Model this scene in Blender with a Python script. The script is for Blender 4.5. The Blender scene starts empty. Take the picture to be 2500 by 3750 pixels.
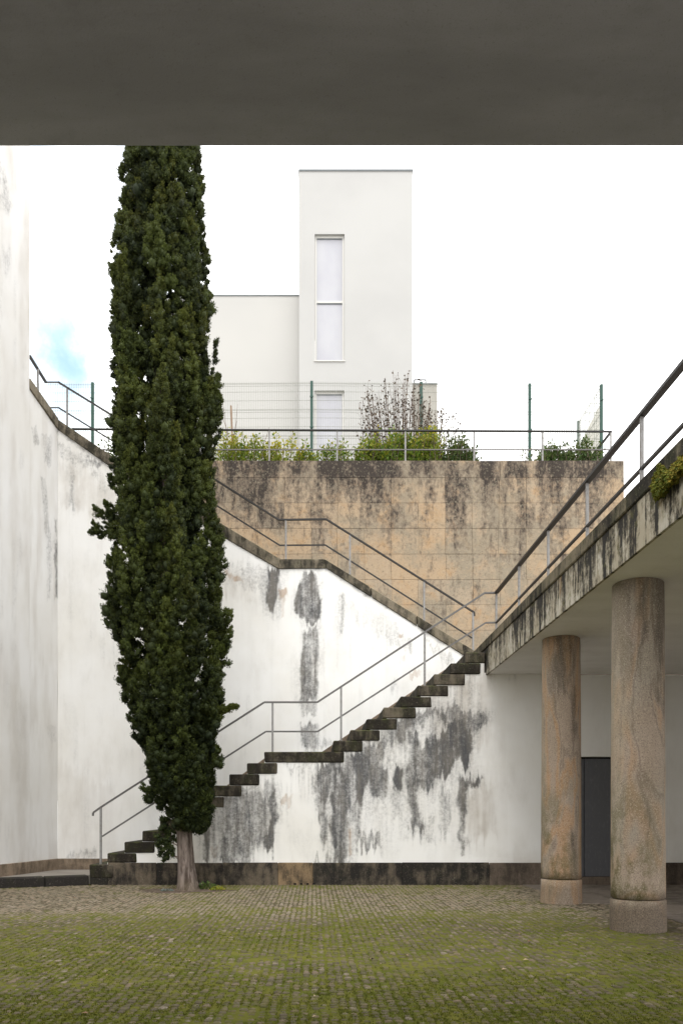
import bpy, math, random
import numpy as np
from mathutils import Vector

SC = bpy.context.scene
COL = SC.collection
R = math.radians
rng = np.random.default_rng(7)
random.seed(7)

# ------------------------------------------------------------------ camera
F = 3080.0            # focal length in photo pixels (photo 2500 x 3750)
CX, CY = 1150.0, 2985.0
EYE = 1.16
cam_d = bpy.data.cameras.new("camera")
cam = bpy.data.objects.new("camera", cam_d)
COL.objects.link(cam)
cam.location = (0, 0, EYE)
cam.rotation_euler = (R(90), 0, 0)
cam_d.sensor_fit = 'VERTICAL'
cam_d.sensor_height = 36
cam_d.lens = F / 3750 * 36
cam_d.shift_x = (1250 - CX) / 3750
cam_d.shift_y = (CY - 1875) / 3750
cam_d.clip_end = 2000
SC.camera = cam

# ------------------------------------------------------------------ light
SUN_EL, SUN_AZ = 58.0, 188.0      # azimuth measured clockwise from +Y
world = bpy.data.worlds.new("World")
SC.world = world
world.use_nodes = True
sun_d = bpy.data.lights.new("sun", 'SUN')
sun = bpy.data.objects.new("sun", sun_d)
COL.objects.link(sun)
sun_d.energy = 1.15
sun_d.angle = R(25)
sun_d.color = (1.0, 0.98, 0.95)
sdir = Vector((math.sin(R(SUN_AZ)) * math.cos(R(SUN_EL)), math.cos(R(SUN_AZ)) * math.cos(R(SUN_EL)), math.sin(R(SUN_EL))))
sun.rotation_euler = sdir.to_track_quat('Z', 'Y').to_euler()
SC.view_settings.view_transform = 'Standard'
SC.view_settings.look = 'None'
SC.view_settings.gamma = 1
SC.view_settings.exposure = 0.62
SC.view_settings.use_curve_mapping = False
CLOUD = 16.0          # radiance of the white overcast before the background strength
SKY_STRENGTH = 0.1


# ------------------------------------------------------------------ node helper
class NT:
    def __init__(self, nt):
        self.t = nt
        self.n = nt.nodes
        self.n.clear()

    def link(self, a, b):
        self.t.links.new(a, b)

    def put(self, sock, v):
        if v is None:
            return
        if hasattr(v, 'links') or hasattr(v, 'is_linked'):
            self.link(v, sock)
        else:
            if sock.type == 'RGBA' and not isinstance(v, (int, float)) and len(v) == 3:
                v = (*v, 1)
            sock.default_value = v

    def node(self, ty, **kw):
        nd = self.n.new(ty)
        for k, v in kw.items():
            setattr(nd, k, v)
        return nd

    def m(self, op, a, b=None, c=None, clamp=False):
        nd = self.node('ShaderNodeMath', operation=op, use_clamp=clamp)
        for i, v in enumerate((a, b, c)):
            self.put(nd.inputs[i], v)
        return nd.outputs[0]

    def add(self, a, b): return self.m('ADD', a, b)
    def sub(self, a, b): return self.m('SUBTRACT', a, b)
    def mul(self, a, b): return self.m('MULTIPLY', a, b)

    def ss(self, v, lo, hi, a=0.0, b=1.0):
        nd = self.node('ShaderNodeMapRange', interpolation_type='SMOOTHSTEP')
        for s, x in zip(nd.inputs, (v, lo, hi, a, b)):
            self.put(s, x)
        return nd.outputs[0]

    def mix(self, f, a, b, mode='MIX'):
        nd = self.node('ShaderNodeMix', data_type='RGBA', blend_type=mode)
        self.put(nd.inputs[0], f)
        self.put(nd.inputs[6], a)
        self.put(nd.inputs[7], b)
        return nd.outputs[2]

    def pos(self):
        return self.node('ShaderNodeNewGeometry').outputs['Position']

    def objc(self):
        return self.node('ShaderNodeTexCoord').outputs['Object']

    def scale(self, v, s):
        nd = self.node('ShaderNodeVectorMath', operation='MULTIPLY')
        self.put(nd.inputs[0], v)
        nd.inputs[1].default_value = s if not isinstance(s, (int, float)) else (s, s, s)
        return nd.outputs[0]

    def vadd(self, a, b):
        nd = self.node('ShaderNodeVectorMath', operation='ADD')
        self.put(nd.inputs[0], a)
        self.put(nd.inputs[1], b)
        return nd.outputs[0]

    def noise(self, v, sc, det=4, rough=0.55, dist=0.0, color=False):
        nd = self.node('ShaderNodeTexNoise')
        self.put(nd.inputs['Vector'], v)
        nd.inputs['Scale'].default_value = sc
        nd.inputs['Detail'].default_value = det
        nd.inputs['Roughness'].default_value = rough
        nd.inputs['Distortion'].default_value = dist
        return nd.outputs['Color' if color else 'Fac']

    def voro(self, v, sc, feature='F1', rand=1.0):
        nd = self.node('ShaderNodeTexVoronoi', feature=feature)
        self.put(nd.inputs['Vector'], v)
        nd.inputs['Scale'].default_value = sc
        nd.inputs['Randomness'].default_value = rand
        return nd.outputs[0]

    def attr(self, name):
        nd = self.node('ShaderNodeAttribute', attribute_name=name)
        return nd.outputs['Fac']

    def attrc(self, name):
        nd = self.node('ShaderNodeAttribute', attribute_name=name)
        return nd.outputs['Color']

    def rand(self):
        return self.node('ShaderNodeObjectInfo').outputs['Random']

    def sep(self, v):
        nd = self.node('ShaderNodeSeparateXYZ')
        self.put(nd.inputs[0], v)
        return nd.outputs

    def bump(self, h, strength=0.3, dist=0.01):
        nd = self.node('ShaderNodeBump')
        nd.inputs['Strength'].default_value = strength
        nd.inputs['Distance'].default_value = dist
        self.put(nd.inputs['Height'], h)
        return nd.outputs[0]

    def out(self, col, rough=0.8, normal=None, metal=0.0, spec=0.3, **kw):
        p = self.node('ShaderNodeBsdfPrincipled')
        self.put(p.inputs['Base Color'], col)
        self.put(p.inputs['Roughness'], rough)
        self.put(p.inputs['Metallic'], metal)
        self.put(p.inputs['Specular IOR Level'], spec)
        if normal is not None:
            self.put(p.inputs['Normal'], normal)
        for k, v in kw.items():
            self.put(p.inputs[k], v)
        o = self.node('ShaderNodeOutputMaterial')
        self.link(p.outputs[0], o.inputs[0])
        return p


def mat(name):
    m = bpy.data.materials.new(name)
    m.use_nodes = True
    return m, NT(m.node_tree)


# ------------------------------------------------------------------ world nodes
w = NT(world.node_tree)
sky = w.node('ShaderNodeTexSky', sky_type='NISHITA')
sky.sun_disc = False
sky.sun_elevation = R(SUN_EL)
sky.sun_rotation = R(SUN_AZ)
gen = w.node('ShaderNodeTexCoord').outputs['Generated']
gd = Vector(((200 - CX) / F, 1, (CY - 1315) / F)).normalized()
warp = w.node('ShaderNodeVectorMath', operation='SUBTRACT')
w.link(w.noise(gen, 11, 7, 0.62, color=True), warp.inputs[0])
warp.inputs[1].default_value = (0.5, 0.5, 0.5)
wv = w.vadd(gen, w.scale(warp.outputs[0], (0.11, 0.11, 0.16)))
df = w.node('ShaderNodeVectorMath', operation='SUBTRACT')
w.link(wv, df.inputs[0])
df.inputs[1].default_value = gd
dl = w.node('ShaderNodeVectorMath', operation='LENGTH')
w.link(w.scale(df.outputs[0], (1.55, 0.7, 0.62)), dl.inputs[0])
gap = w.ss(dl.outputs['Value'], 0.0, 0.092, 1.0, 0.0)
gd2 = Vector(((235 - CX) / F, 1, (CY - 820) / F)).normalized()
df2 = w.node('ShaderNodeVectorMath', operation='DISTANCE')
w.link(wv, df2.inputs[0])
df2.inputs[1].default_value = gd2
wisp = w.mul(w.ss(df2.outputs['Value'], 0.02, 0.19, 0.85, 0.0), w.ss(w.noise(w.scale(gen, (1.4, 1.4, 1)), 7, 6, 0.6), 0.40, 0.66))
veil = w.ss(w.noise(w.scale(gen, (1, 1, 1.6)), 2.6, 5, 0.55), 0.60, 0.78, 0.0, 0.35)
gapt = w.m('MAXIMUM', w.m('MAXIMUM', w.mul(gap, 0.88), wisp), veil)
bright = w.ss(w.noise(gen, 2.0, 4, 0.5), 0.25, 0.75, 0.9, 1.1)
cl = w.node('ShaderNodeMix', data_type='RGBA')
cl.inputs[0].default_value = 1.0
cloud = w.mix(1.0, (CLOUD, CLOUD * 0.995, CLOUD * 0.985), (1, 1, 1), 'MULTIPLY')
bc = w.node('ShaderNodeCombineXYZ')
for i in range(3):
    w.link(bright, bc.inputs[i])
cloud = w.mix(1.0, cloud, bc.outputs[0], 'MULTIPLY')
skyb = w.mix(1.0, sky.outputs[0], (1.75, 2.25, 1.95), 'MULTIPLY')
colr = w.mix(gapt, cloud, skyb)
bg = w.node('ShaderNodeBackground')
w.link(colr, bg.inputs[0])
bg.inputs[1].default_value = SKY_STRENGTH
wo = w.node('ShaderNodeOutputWorld')
w.link(bg.outputs[0], wo.inputs[0])


# ------------------------------------------------------------------ projection and tagging
def W(px, py, Y):
    return Vector(((px - CX) / F * Y, Y, EYE + (CY - py) / F * Y))


def Xp(px, Y):
    return (px - CX) / F * Y


def Zp(py, Y):
    return EYE + (CY - py) / F * Y


def tag(o, label=None, cat=None, group=None, kind=None):
    if label: o["label"] = label
    if cat: o["category"] = cat
    if group: o["group"] = group
    if kind: o["kind"] = kind
    return o


def empty(name, loc=(0, 0, 0), label=None, cat=None, group=None):
    o = bpy.data.objects.new(name, None)
    COL.objects.link(o)
    o.location = loc
    o.empty_display_size = 0.1
    return tag(o, label, cat, group)


def link(name, me, mt=None, parent=None, loc=None):
    o = bpy.data.objects.new(name, me)
    COL.objects.link(o)
    if mt is not None and not me.materials:
        me.materials.append(mt)
    if parent is not None:
        o.parent = parent
        pl = parent.location.copy()
        pp = parent.parent
        while pp is not None:
            pl += pp.location
            pp = pp.parent
        o.location = -pl if loc is None else Vector(loc) - pl
    elif loc is not None:
        o.location = loc
    return o


# ------------------------------------------------------------------ mesh helper
class MB:
    def __init__(self):
        self.v, self.f = [], []

    def raw(self, vs, fs):
        b = len(self.v)
        self.v += [tuple(p) for p in vs]
        self.f += [tuple(i + b for i in f) for f in fs]

    def box(self, a, b, bev=0.0, jit=0.0):
        a = [min(p, q) for p, q in zip(a, b)] if False else list(a)
        x0, y0, z0 = a
        x1, y1, z1 = b
        if bev <= 0:
            vs = [(x0, y0, z0), (x1, y0, z0), (x1, y1, z0), (x0, y1, z0), (x0, y0, z1), (x1, y0, z1), (x1, y1, z1), (x0, y1, z1)]
            fs = [(0, 3, 2, 1), (4, 5, 6, 7), (0, 1, 5, 4), (1, 2, 6, 5), (2, 3, 7, 6), (3, 0, 4, 7)]
            self.raw(vs, fs)
            return
        self.hexa([(x0, y0, z0), (x1, y0, z0), (x1, y1, z0), (x0, y1, z0), (x0, y0, z1), (x1, y0, z1), (x1, y1, z1), (x0, y1, z1)], bev, jit)

    def hexa(self, c, bev, jit=0.0):
        """hexahedron with chamfered edges: c = bottom 4 (ccw from above) then top 4"""
        c = [Vector(p) for p in c]
        nb = {0: (1, 3, 4), 1: (0, 2, 5), 2: (1, 3, 6), 3: (2, 0, 7), 4: (5, 7, 0), 5: (4, 6, 1), 6: (5, 7, 2), 7: (6, 4, 3)}
        faces = [(0, 3, 2, 1), (4, 5, 6, 7), (0, 1, 5, 4), (1, 2, 6, 5), (2, 3, 7, 6), (3, 0, 4, 7)]
        vs, idx = [], {}
        for fi, f in enumerate(faces):
            for k in f:
                p = c[k].copy()
                for j in nb[k]:
                    if j in f:
                        d = (c[j] - c[k])
                        l = d.length
                        p += d / max(l, 1e-6) * min(bev, l * 0.3)
                if jit:
                    p += Vector((random.uniform(-jit, jit), random.uniform(-jit, jit), random.uniform(-jit, jit)))
                idx[(fi, k)] = len(vs)
                vs.append(p)
        fs = [tuple(idx[(fi, k)] for k in f) for fi, f in enumerate(faces)]
        edges = {}
        for fi, f in enumerate(faces):
            for i in range(4):
                a, b = f[i], f[(i + 1) % 4]
                edges.setdefault(frozenset((a, b)), []).append((fi, a, b))
        for e in edges.values():
            (f1, a1, b1), (f2, a2, b2) = e
            fs.append((idx[(f1, b1)], idx[(f1, a1)], idx[(f2, a1)], idx[(f2, b1)]))
        for k in range(8):
            inc = [fi for fi, f in enumerate(faces) if k in f]
            tri = [idx[(fi, k)] for fi in inc]
            n = (vs[tri[1]] - vs[tri[0]]).cross(vs[tri[2]] - vs[tri[0]])
            ctr = sum(c, Vector()) / 8
            if n.dot(c[k] - ctr) < 0:
                tri.reverse()
            fs.append(tuple(tri))
        self.raw(vs, fs)

    def bar(self, p, q, wd, ht, up=(0, 0, 1)):
        p, q = Vector(p), Vector(q)
        d = (q - p).normalized()
        s = d.cross(Vector(up))
        if s.length < 1e-4:
            s = d.cross(Vector((0, 1, 0)))
        s.normalize()
        u = s.cross(d).normalized()
        s, u = s * wd / 2, u * ht / 2
        vs = [p - s - u, p + s - u, p + s + u, p - s + u, q - s - u, q + s - u, q + s + u, q - s + u]
        self.raw(vs, [(0, 1, 2, 3), (7, 6, 5, 4), (0, 4, 5, 1), (1, 5, 6, 2), (2, 6, 7, 3), (3, 7, 4, 0)])

    def tube(self, pts, rad, n=8, cap=True):
        pts = [Vector(p) for p in pts]
        rad = rad if hasattr(rad, '__len__') else [rad] * len(pts)
        rings = []
        ref = Vector((0.31, 0.87, 0.2)).normalized()
        b = len(self.v)
        vs, fs = [], []
        for i, p in enumerate(pts):
            d = (pts[min(i + 1, len(pts) - 1)] - pts[max(i - 1, 0)]).normalized()
            s = d.cross(ref)
            if s.length < 1e-3:
                s = d.cross(Vector((1, 0, 0)))
            s.normalize()
            u = d.cross(s)
            for k in range(n):
                a = 2 * math.pi * k / n
                vs.append(p + s * math.cos(a) * rad[i] + u * math.sin(a) * rad[i])
        for i in range(len(pts) - 1):
            for k in range(n):
                k2 = (k + 1) % n
                fs.append((i * n + k, i * n + k2, (i + 1) * n + k2, (i + 1) * n + k))
        if cap:
            fs.append(tuple(reversed(range(n))))
            fs.append(tuple(range((len(pts) - 1) * n, len(pts) * n)))
        self.raw(vs, fs)

    def mesh(self, name, smooth=False):
        me = bpy.data.meshes.new(name)
        me.from_pydata(self.v, [], self.f)
        if smooth:
            me.polygons.foreach_set('use_smooth', [True] * len(me.polygons))
        me.update()
        return me

    def build(self, name, mt, parent=None, smooth=False):
        return link(name, self.mesh(name, smooth), mt, parent)


def np_mesh(name, V, Fc, attrs=None, smooth=False, colors=None):
    """fast mesh from numpy arrays; all faces have the same corner count"""
    me = bpy.data.meshes.new(name)
    k = Fc.shape[1]
    me.vertices.add(len(V))
    me.vertices.foreach_set('co', np.ascontiguousarray(V, dtype=np.float32).ravel())
    me.loops.add(Fc.size)
    me.loops.foreach_set('vertex_index', np.ascontiguousarray(Fc, dtype=np.int32).ravel())
    me.polygons.add(len(Fc))
    me.polygons.foreach_set('loop_start', np.arange(0, Fc.size, k, dtype=np.int32))
    me.polygons.foreach_set('loop_total', np.full(len(Fc), k, dtype=np.int32))
    if smooth:
        me.polygons.foreach_set('use_smooth', np.ones(len(Fc), dtype=bool))
    me.update(calc_edges=True)
    for a, val in (attrs or {}).items():
        at = me.attributes.new(a, 'FLOAT', 'POINT')
        at.data.foreach_set('value', np.ascontiguousarray(val, dtype=np.float32))
    return me


# ------------------------------------------------------------------ numpy noise
_tab = np.random.default_rng(3).random((256, 256))


def vnoise(x, y, seed=0):
    x = np.asarray(x, float) + seed * 17.31
    y = np.asarray(y, float) + seed * 9.73
    xi, yi = np.floor(x).astype(int), np.floor(y).astype(int)
    fx, fy = x - xi, y - yi
    fx, fy = fx * fx * (3 - 2 * fx), fy * fy * (3 - 2 * fy)
    g = lambda a, b: _tab[a % 256, b % 256]
    return (g(xi, yi) * (1 - fx) + g(xi + 1, yi) * fx) * (1 - fy) + (g(xi, yi + 1) * (1 - fx) + g(xi + 1, yi + 1) * fx) * fy


def fbm(x, y, seed=0, octv=4, gain=0.5):
    s, a, t = 0.0, 1.0, 0.0
    for i in range(octv):
        s = s + a * vnoise(x * 2 ** i, y * 2 ** i, seed + i)
        t += a
        a *= gain
    return s / t


def poly_sd(px, py, pts):
    """signed distance, positive inside"""
    n = len(pts)
    best = np.full(px.shape, 1e18)
    ins = np.zeros(px.shape, bool)
    for i in range(n):
        ax, ay = pts[i]
        bx, by = pts[(i + 1) % n]
        ex, ey = bx - ax, by - ay
        t = np.clip(((px - ax) * ex + (py - ay) * ey) / (ex * ex + ey * ey + 1e-9), 0, 1)
        best = np.minimum(best, (px - ax - t * ex) ** 2 + (py - ay - t * ey) ** 2)
        c = (ay > py) != (by > py)
        xi = ax + (py - ay) / (by - ay + 1e-12) * ex
        ins ^= c & (px < xi)
    d = np.sqrt(best)
    return np.where(ins, d, -d)


def smooth01(v, lo, hi):
    t = np.clip((v - lo) / (hi - lo), 0, 1)
    return t * t * (3 - 2 * t)


def stains(px, py, polys, warp=16, soft=14, seed=0):
    """stain amount at photo pixels from a list of (strength, [(x,y)...]) outlines"""
    wx = (fbm(px / 38, py / 60, seed + 1, 4, 0.62) - 0.5) * 2 * warp
    wy = (fbm(px / 38, py / 60, seed + 9, 4, 0.62) - 0.5) * 2 * warp * 1.6
    wy = wy + (fbm(px / 9, py / 300, seed + 14, 3) - 0.5) * 2 * warp * 2.6
    streak = fbm(px / 11, py / 150, seed + 20, 3)
    grain = fbm(px / 20, py / 26, seed + 30, 4, 0.6)
    tot = np.zeros(px.shape)
    for s, pts in polys:
        xs = [p[0] for p in pts]; ys = [p[1] for p in pts]
        sel = (px > min(xs) - 60) & (px < max(xs) + 60) & (py > min(ys) - 80) & (py < max(ys) + 80)
        if not sel.any():
            continue
        d = poly_sd(px[sel] + wx[sel], py[sel] + wy[sel], pts)
        mk = np.maximum(smooth01(d, -soft * 1.5, soft * .6), .26 * smooth01(d, -soft * 6, soft))
        amt = s * mk * np.clip(0.42 + 0.78 * streak[sel] + 0.75 * (grain[sel] - 0.3), 0, 1.3)
        tot[sel] = 1 - (1 - tot[sel]) * (1 - np.clip(amt, 0, 1))
    return np.clip(tot, 0, 1)


def zoomed(x0, y0, s, pts):
    return [(x0 + x * s, y0 + y * s) for x, y in pts]


# ------------------------------------------------------------------ materials
def plaster_mat(name, base=(0.80, 0.79, 0.765), dirt=0.10):
    m, t = mat(name)
    p = t.pos()
    low = t.noise(p, 0.7, 4, 0.6)
    mid = t.noise(t.scale(p, (1, 1, 0.35)), 3.2, 5, 0.6)
    fine = t.noise(p, 34, 4, 0.7)
    grit = t.noise(p, 120, 3, 0.6)
    c = t.mix(t.ss(low, 0.3, 0.75), base, tuple(b * (1 - dirt) * k for b, k in zip(base, (1, 0.985, 0.95))))
    c = t.mix(t.ss(mid, 0.50, 0.78, 0, 0.42), c, (0.62, 0.60, 0.56))
    gr = t.attr('grime')
    c = t.mix(t.mul(gr, t.ss(mid, 0.2, 0.7, 0.5, 1.0)), c, (0.36, 0.31, 0.25))
    ru = t.attr('rust')
    c = t.mix(t.ss(t.add(ru, t.mul(t.sub(fine, 0.5), 0.5)), 0.08, 1.0, 0, 0.62), c, (0.36, 0.215, 0.105))
    st = t.attr('stain')
    vst = t.noise(t.scale(p, (1, 1, 0.06)), 26, 5, 0.7)
    amt = t.add(st, t.mul(t.add(t.mul(t.sub(t.noise(p, 20, 7, 0.82), 0.5), 1.35), t.mul(t.sub(vst, 0.5), 0.5)), t.ss(st, 0.02, 0.35, 0.0, 1.0)))
    k = t.ss(amt, 0.0, 1.05)
    dark = t.mix(t.ss(t.noise(t.scale(p, (1, 1, 0.25)), 7, 4), 0.35, 0.7), (0.052, 0.053, 0.057), (0.125, 0.114, 0.10))
    c = t.mix(t.mul(k, 0.95), c, dark)
    spots = t.ss(t.voro(p, 26), 0.0, 0.14, 1, 0)
    c = t.mix(t.mul(spots, t.ss(low, 0.45, 0.7, 0, 0.18)), c, (0.30, 0.28, 0.25))
    h = t.add(t.mul(fine, 0.6), t.mul(grit, 0.4))
    h = t.sub(h, t.mul(k, 0.25))
    t.out(c, 0.88, t.bump(h, 0.35, 0.006), spec=0.2)
    return m


M_PLASTER = plaster_mat("white_plaster", (0.83, 0.825, 0.81), 0.09)
M_PLASTER_GREY = plaster_mat("greyed_plaster", (0.765, 0.757, 0.745), 0.09)
M_PLASTER_CREAM = plaster_mat("sheltered_plaster", (0.82, 0.795, 0.745), 0.08)

# concrete soffits
def soffit_mat(name, a, b_, stain):
    m, t = mat(name)
    p = t.pos()
    c = t.mix(t.ss(t.noise(t.scale(p, (0.6, 2.2, 1)), 1.1, 5, 0.6), 0.34, 0.68), a, b_)
    c = t.mix(t.ss(t.noise(p, 3.5, 6, 0.7), 0.52, 0.75, 0, 0.35), c, stain)
    c = t.mix(t.ss(t.noise(p, 210, 3, 0.8), 0.52, 0.72, 0, 0.5), c, stain)
    c = t.mix(t.ss(t.noise(p, 90, 3, 0.8), 0.40, 0.30, 0, 0.5), c, stain)
    pit = t.voro(t.vadd(p, t.scale(t.noise(p, 4, 2, color=True), 0.3)), 7)
    c = t.mix(t.ss(pit, 0.012, 0.04, 0.7, 0), c, tuple(x * 0.3 for x in stain))
    t.out(c, 0.9, t.bump(t.noise(p, 120, 4, 0.6), 0.25, 0.003), spec=0.15)
    return m


M_SOFFIT = soffit_mat("blue_balanced_concrete_soffit", (0.485, 0.48, 0.60), (0.365, 0.36, 0.45), (0.25, 0.247, 0.30))  # blue put into the grey to cancel green light bounced off moss
M_SOFFIT_PALE = soffit_mat("pale_painted_soffit", (0.82, 0.80, 0.80), (0.76, 0.74, 0.735), (0.55, 0.53, 0.52))

# dark, lichen covered granite of steps and copings
def granite_dark_mat(name, dark=(0.060, 0.052, 0.042), light=(0.22, 0.19, 0.15), amount=0.5, moss=0.35):
    m, t = mat(name)
    p = t.pos()
    r = t.rand()
    big = t.noise(p, 2.6, 5, 0.65)
    st = t.noise(t.scale(p, (1, 1, 0.3)), 9, 5, 0.65)
    sp = t.noise(p, 46, 3, 0.7)
    k = t.add(t.mul(big, 0.5), t.mul(st, 0.5))
    k = t.add(k, t.mul(t.sub(r, 0.5), 0.14))
    c = t.mix(t.ss(k, 0.62 - 0.26 * amount, 0.80 - 0.2 * amount), dark, light)
    c = t.mix(t.ss(sp, 0.58, 0.72, 0, 0.5), c, tuple(x * 1.7 for x in light))
    c = t.mix(t.ss(sp, 0.42, 0.30, 0, 0.5), c, tuple(x * 0.5 for x in dark))
    lich = t.mul(t.ss(t.voro(t.vadd(p, t.scale(t.noise(p, 30, 2, color=True), 0.03)), 15), 0.05, 0.22, 1, 0), t.ss(big, 0.48, 0.62))
    c = t.mix(t.mul(lich, 0.5), c, (0.20, 0.195, 0.15))
    nz = t.sep(t.node('ShaderNodeNewGeometry').outputs['Normal'])[2]
    mo = t.mul(t.ss(t.noise(p, 5, 5, 0.65), 0.45, 0.62), t.add(t.ss(nz, 0.2, 0.8, 0.25, 1.0), 0.0))
    c = t.mix(t.mul(mo, moss), c, (0.085, 0.10, 0.028))
    t.out(c, 0.9, t.bump(t.add(t.mul(sp, 0.5), big), 0.5, 0.012), spec=0.15)
    return m


M_STEP = granite_dark_mat("weathered_step_granite", (0.022, 0.019, 0.015), (0.125, 0.105, 0.078), 0.62, 0.5)
M_COPING = granite_dark_mat("weathered_coping_granite", (0.030, 0.027, 0.021), (0.20, 0.17, 0.125), 0.85, 0.25)
M_PLINTH = granite_dark_mat("blackened_plinth_granite", (0.022, 0.020, 0.018), (0.13, 0.105, 0.078), 0.72, 0.12)
M_PLINTH_TAN = granite_dark_mat("tan_plinth_granite", (0.045, 0.037, 0.028), (0.235, 0.165, 0.098), 0.95, 0.15)
M_PLINTH_BROWN = granite_dark_mat("brown_plinth_granite", (0.055, 0.044, 0.035), (0.135, 0.105, 0.082), 0.9, 0.08)
M_SKIRT = granite_dark_mat("brown_skirting_granite", (0.12, 0.092, 0.066), (0.26, 0.20, 0.145), 1.0, 0.05)
M_KERB = granite_dark_mat("kerb_granite", (0.026, 0.023, 0.021), (0.10, 0.086, 0.07), 0.45, 0.15)
M_SLABS = granite_dark_mat("worn_paving_granite", (0.11, 0.093, 0.08), (0.205, 0.172, 0.145), 1.0, 0.12)

# granite ashlar of the high retaining wall
M_STONE, t = mat("weathered_tan_ashlar")
p = t.pos()
r = t.rand()
x, y, z = t.sep(p)
sp = t.noise(p, 48, 4, 0.75)
sp3 = t.noise(p, 17, 4, 0.7)
md = t.noise(p, 3.6, 6, 0.66, 0.5)
c = t.mix(r, (0.385, 0.286, 0.186), (0.335, 0.277, 0.205))
c = t.mix(t.ss(md, 0.48, 0.68, 0, 0.65), c, (0.375, 0.235, 0.118))
c = t.mix(t.ss(t.noise(p, 1.3, 5, 0.65), 0.44, 0.60, 0, 0.7), c, (0.235, 0.208, 0.158))
c = t.mix(t.ss(sp3, 0.52, 0.68, 0, 0.4), c, (0.44, 0.345, 0.235))
c = t.mix(t.ss(sp3, 0.46, 0.34, 0, 0.45), c, (0.16, 0.122, 0.082))
c = t.mix(t.ss(sp, 0.56, 0.70, 0, 0.5), c, (0.47, 0.40, 0.305))
c = t.mix(t.ss(sp, 0.43, 0.32, 0, 0.7), c, (0.095, 0.07, 0.048))
drip = t.noise(t.scale(p, (1, 1, 0.24)), 3.6, 6, 0.68)
fine = t.noise(t.scale(p, (1, 1, 0.7)), 13, 6, 0.75)
hgt = t.add(t.ss(z, 5.4, 8.3, -0.16, 0.08), t.ss(z, 8.02, 8.3, 0, 0.06))
wx = t.ss(x, -2.4, 1.0, 0.06, 0.0)
side = t.mul(t.sub(r, 0.5), 0.15)
k = t.add(t.add(t.add(drip, hgt), wx), t.add(t.mul(t.sub(fine, 0.5), 0.75), side))
c = t.mix(t.ss(k, 0.41, 0.64, 0, 0.8), c, (0.120, 0.094, 0.074))
c = t.mix(t.ss(k, 0.58, 0.74, 0, 0.9), c, (0.036, 0.030, 0.027))
lic = t.mul(t.ss(t.noise(p, 24, 5, 0.75), 0.55, 0.64), t.ss(k, 0.42, 0.60))
c = t.mix(t.mul(lic, 0.65), c, (0.28, 0.25, 0.185))
t.out(c, 0.9, t.bump(t.add(t.mul(sp, 0.6), md), 0.5, 0.01), spec=0.15)

M_JOINT, t = mat("dark_mortar")
t.out(t.mix(t.noise(t.pos(), 20, 3), (0.10, 0.078, 0.055), (0.20, 0.152, 0.105)), 0.95, spec=0.1)

# streaked fascia
M_FASCIA, t = mat("streaked_fascia_render")
p = t.pos()
x, y, z = t.sep(p)
s1 = t.noise(t.scale(p, (1, 1, 0.13)), 6.5, 6, 0.66, 0.3)
s2 = t.noise(t.scale(p, (1, 1, 0.22)), 22, 5, 0.7)
g = t.noise(p, 2.1, 5, 0.6)
sp = t.noise(p, 70, 3, 0.7)
c = t.mix(t.ss(g, 0.35, 0.65), (0.50, 0.47, 0.40), (0.37, 0.33, 0.25))
k = t.add(t.add(t.mul(s1, 0.85), t.mul(s2, 0.25)), t.add(t.ss(z, 3.50, 3.93, -0.02, 0.055), t.mul(t.sub(t.noise(p, 14, 5, 0.75), 0.5), 0.35)))
c = t.mix(t.ss(k, 0.48, 0.585, 0, 0.85), c, (0.165, 0.142, 0.098))
c = t.mix(t.ss(k, 0.55, 0.63, 0, 0.95), c, (0.026, 0.025, 0.024))
c = t.mix(t.ss(t.noise(p, 6, 4), 0.58, 0.70, 0, 0.5), c, (0.13, 0.12, 0.04))
c = t.mix(t.ss(t.noise(t.scale(p, (1, 1, 0.3)), 3.3, 4), 0.63, 0.72, 0, 0.5), c, (0.28, 0.17, 0.08))
t.out(c, 0.9, t.bump(t.add(sp, s2), 0.4, 0.01), spec=0.15)

M_COPE_DARK = granite_dark_mat("black_stained_coping", (0.020, 0.018, 0.014), (0.17, 0.145, 0.10), 0.85, 0.45)

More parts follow.
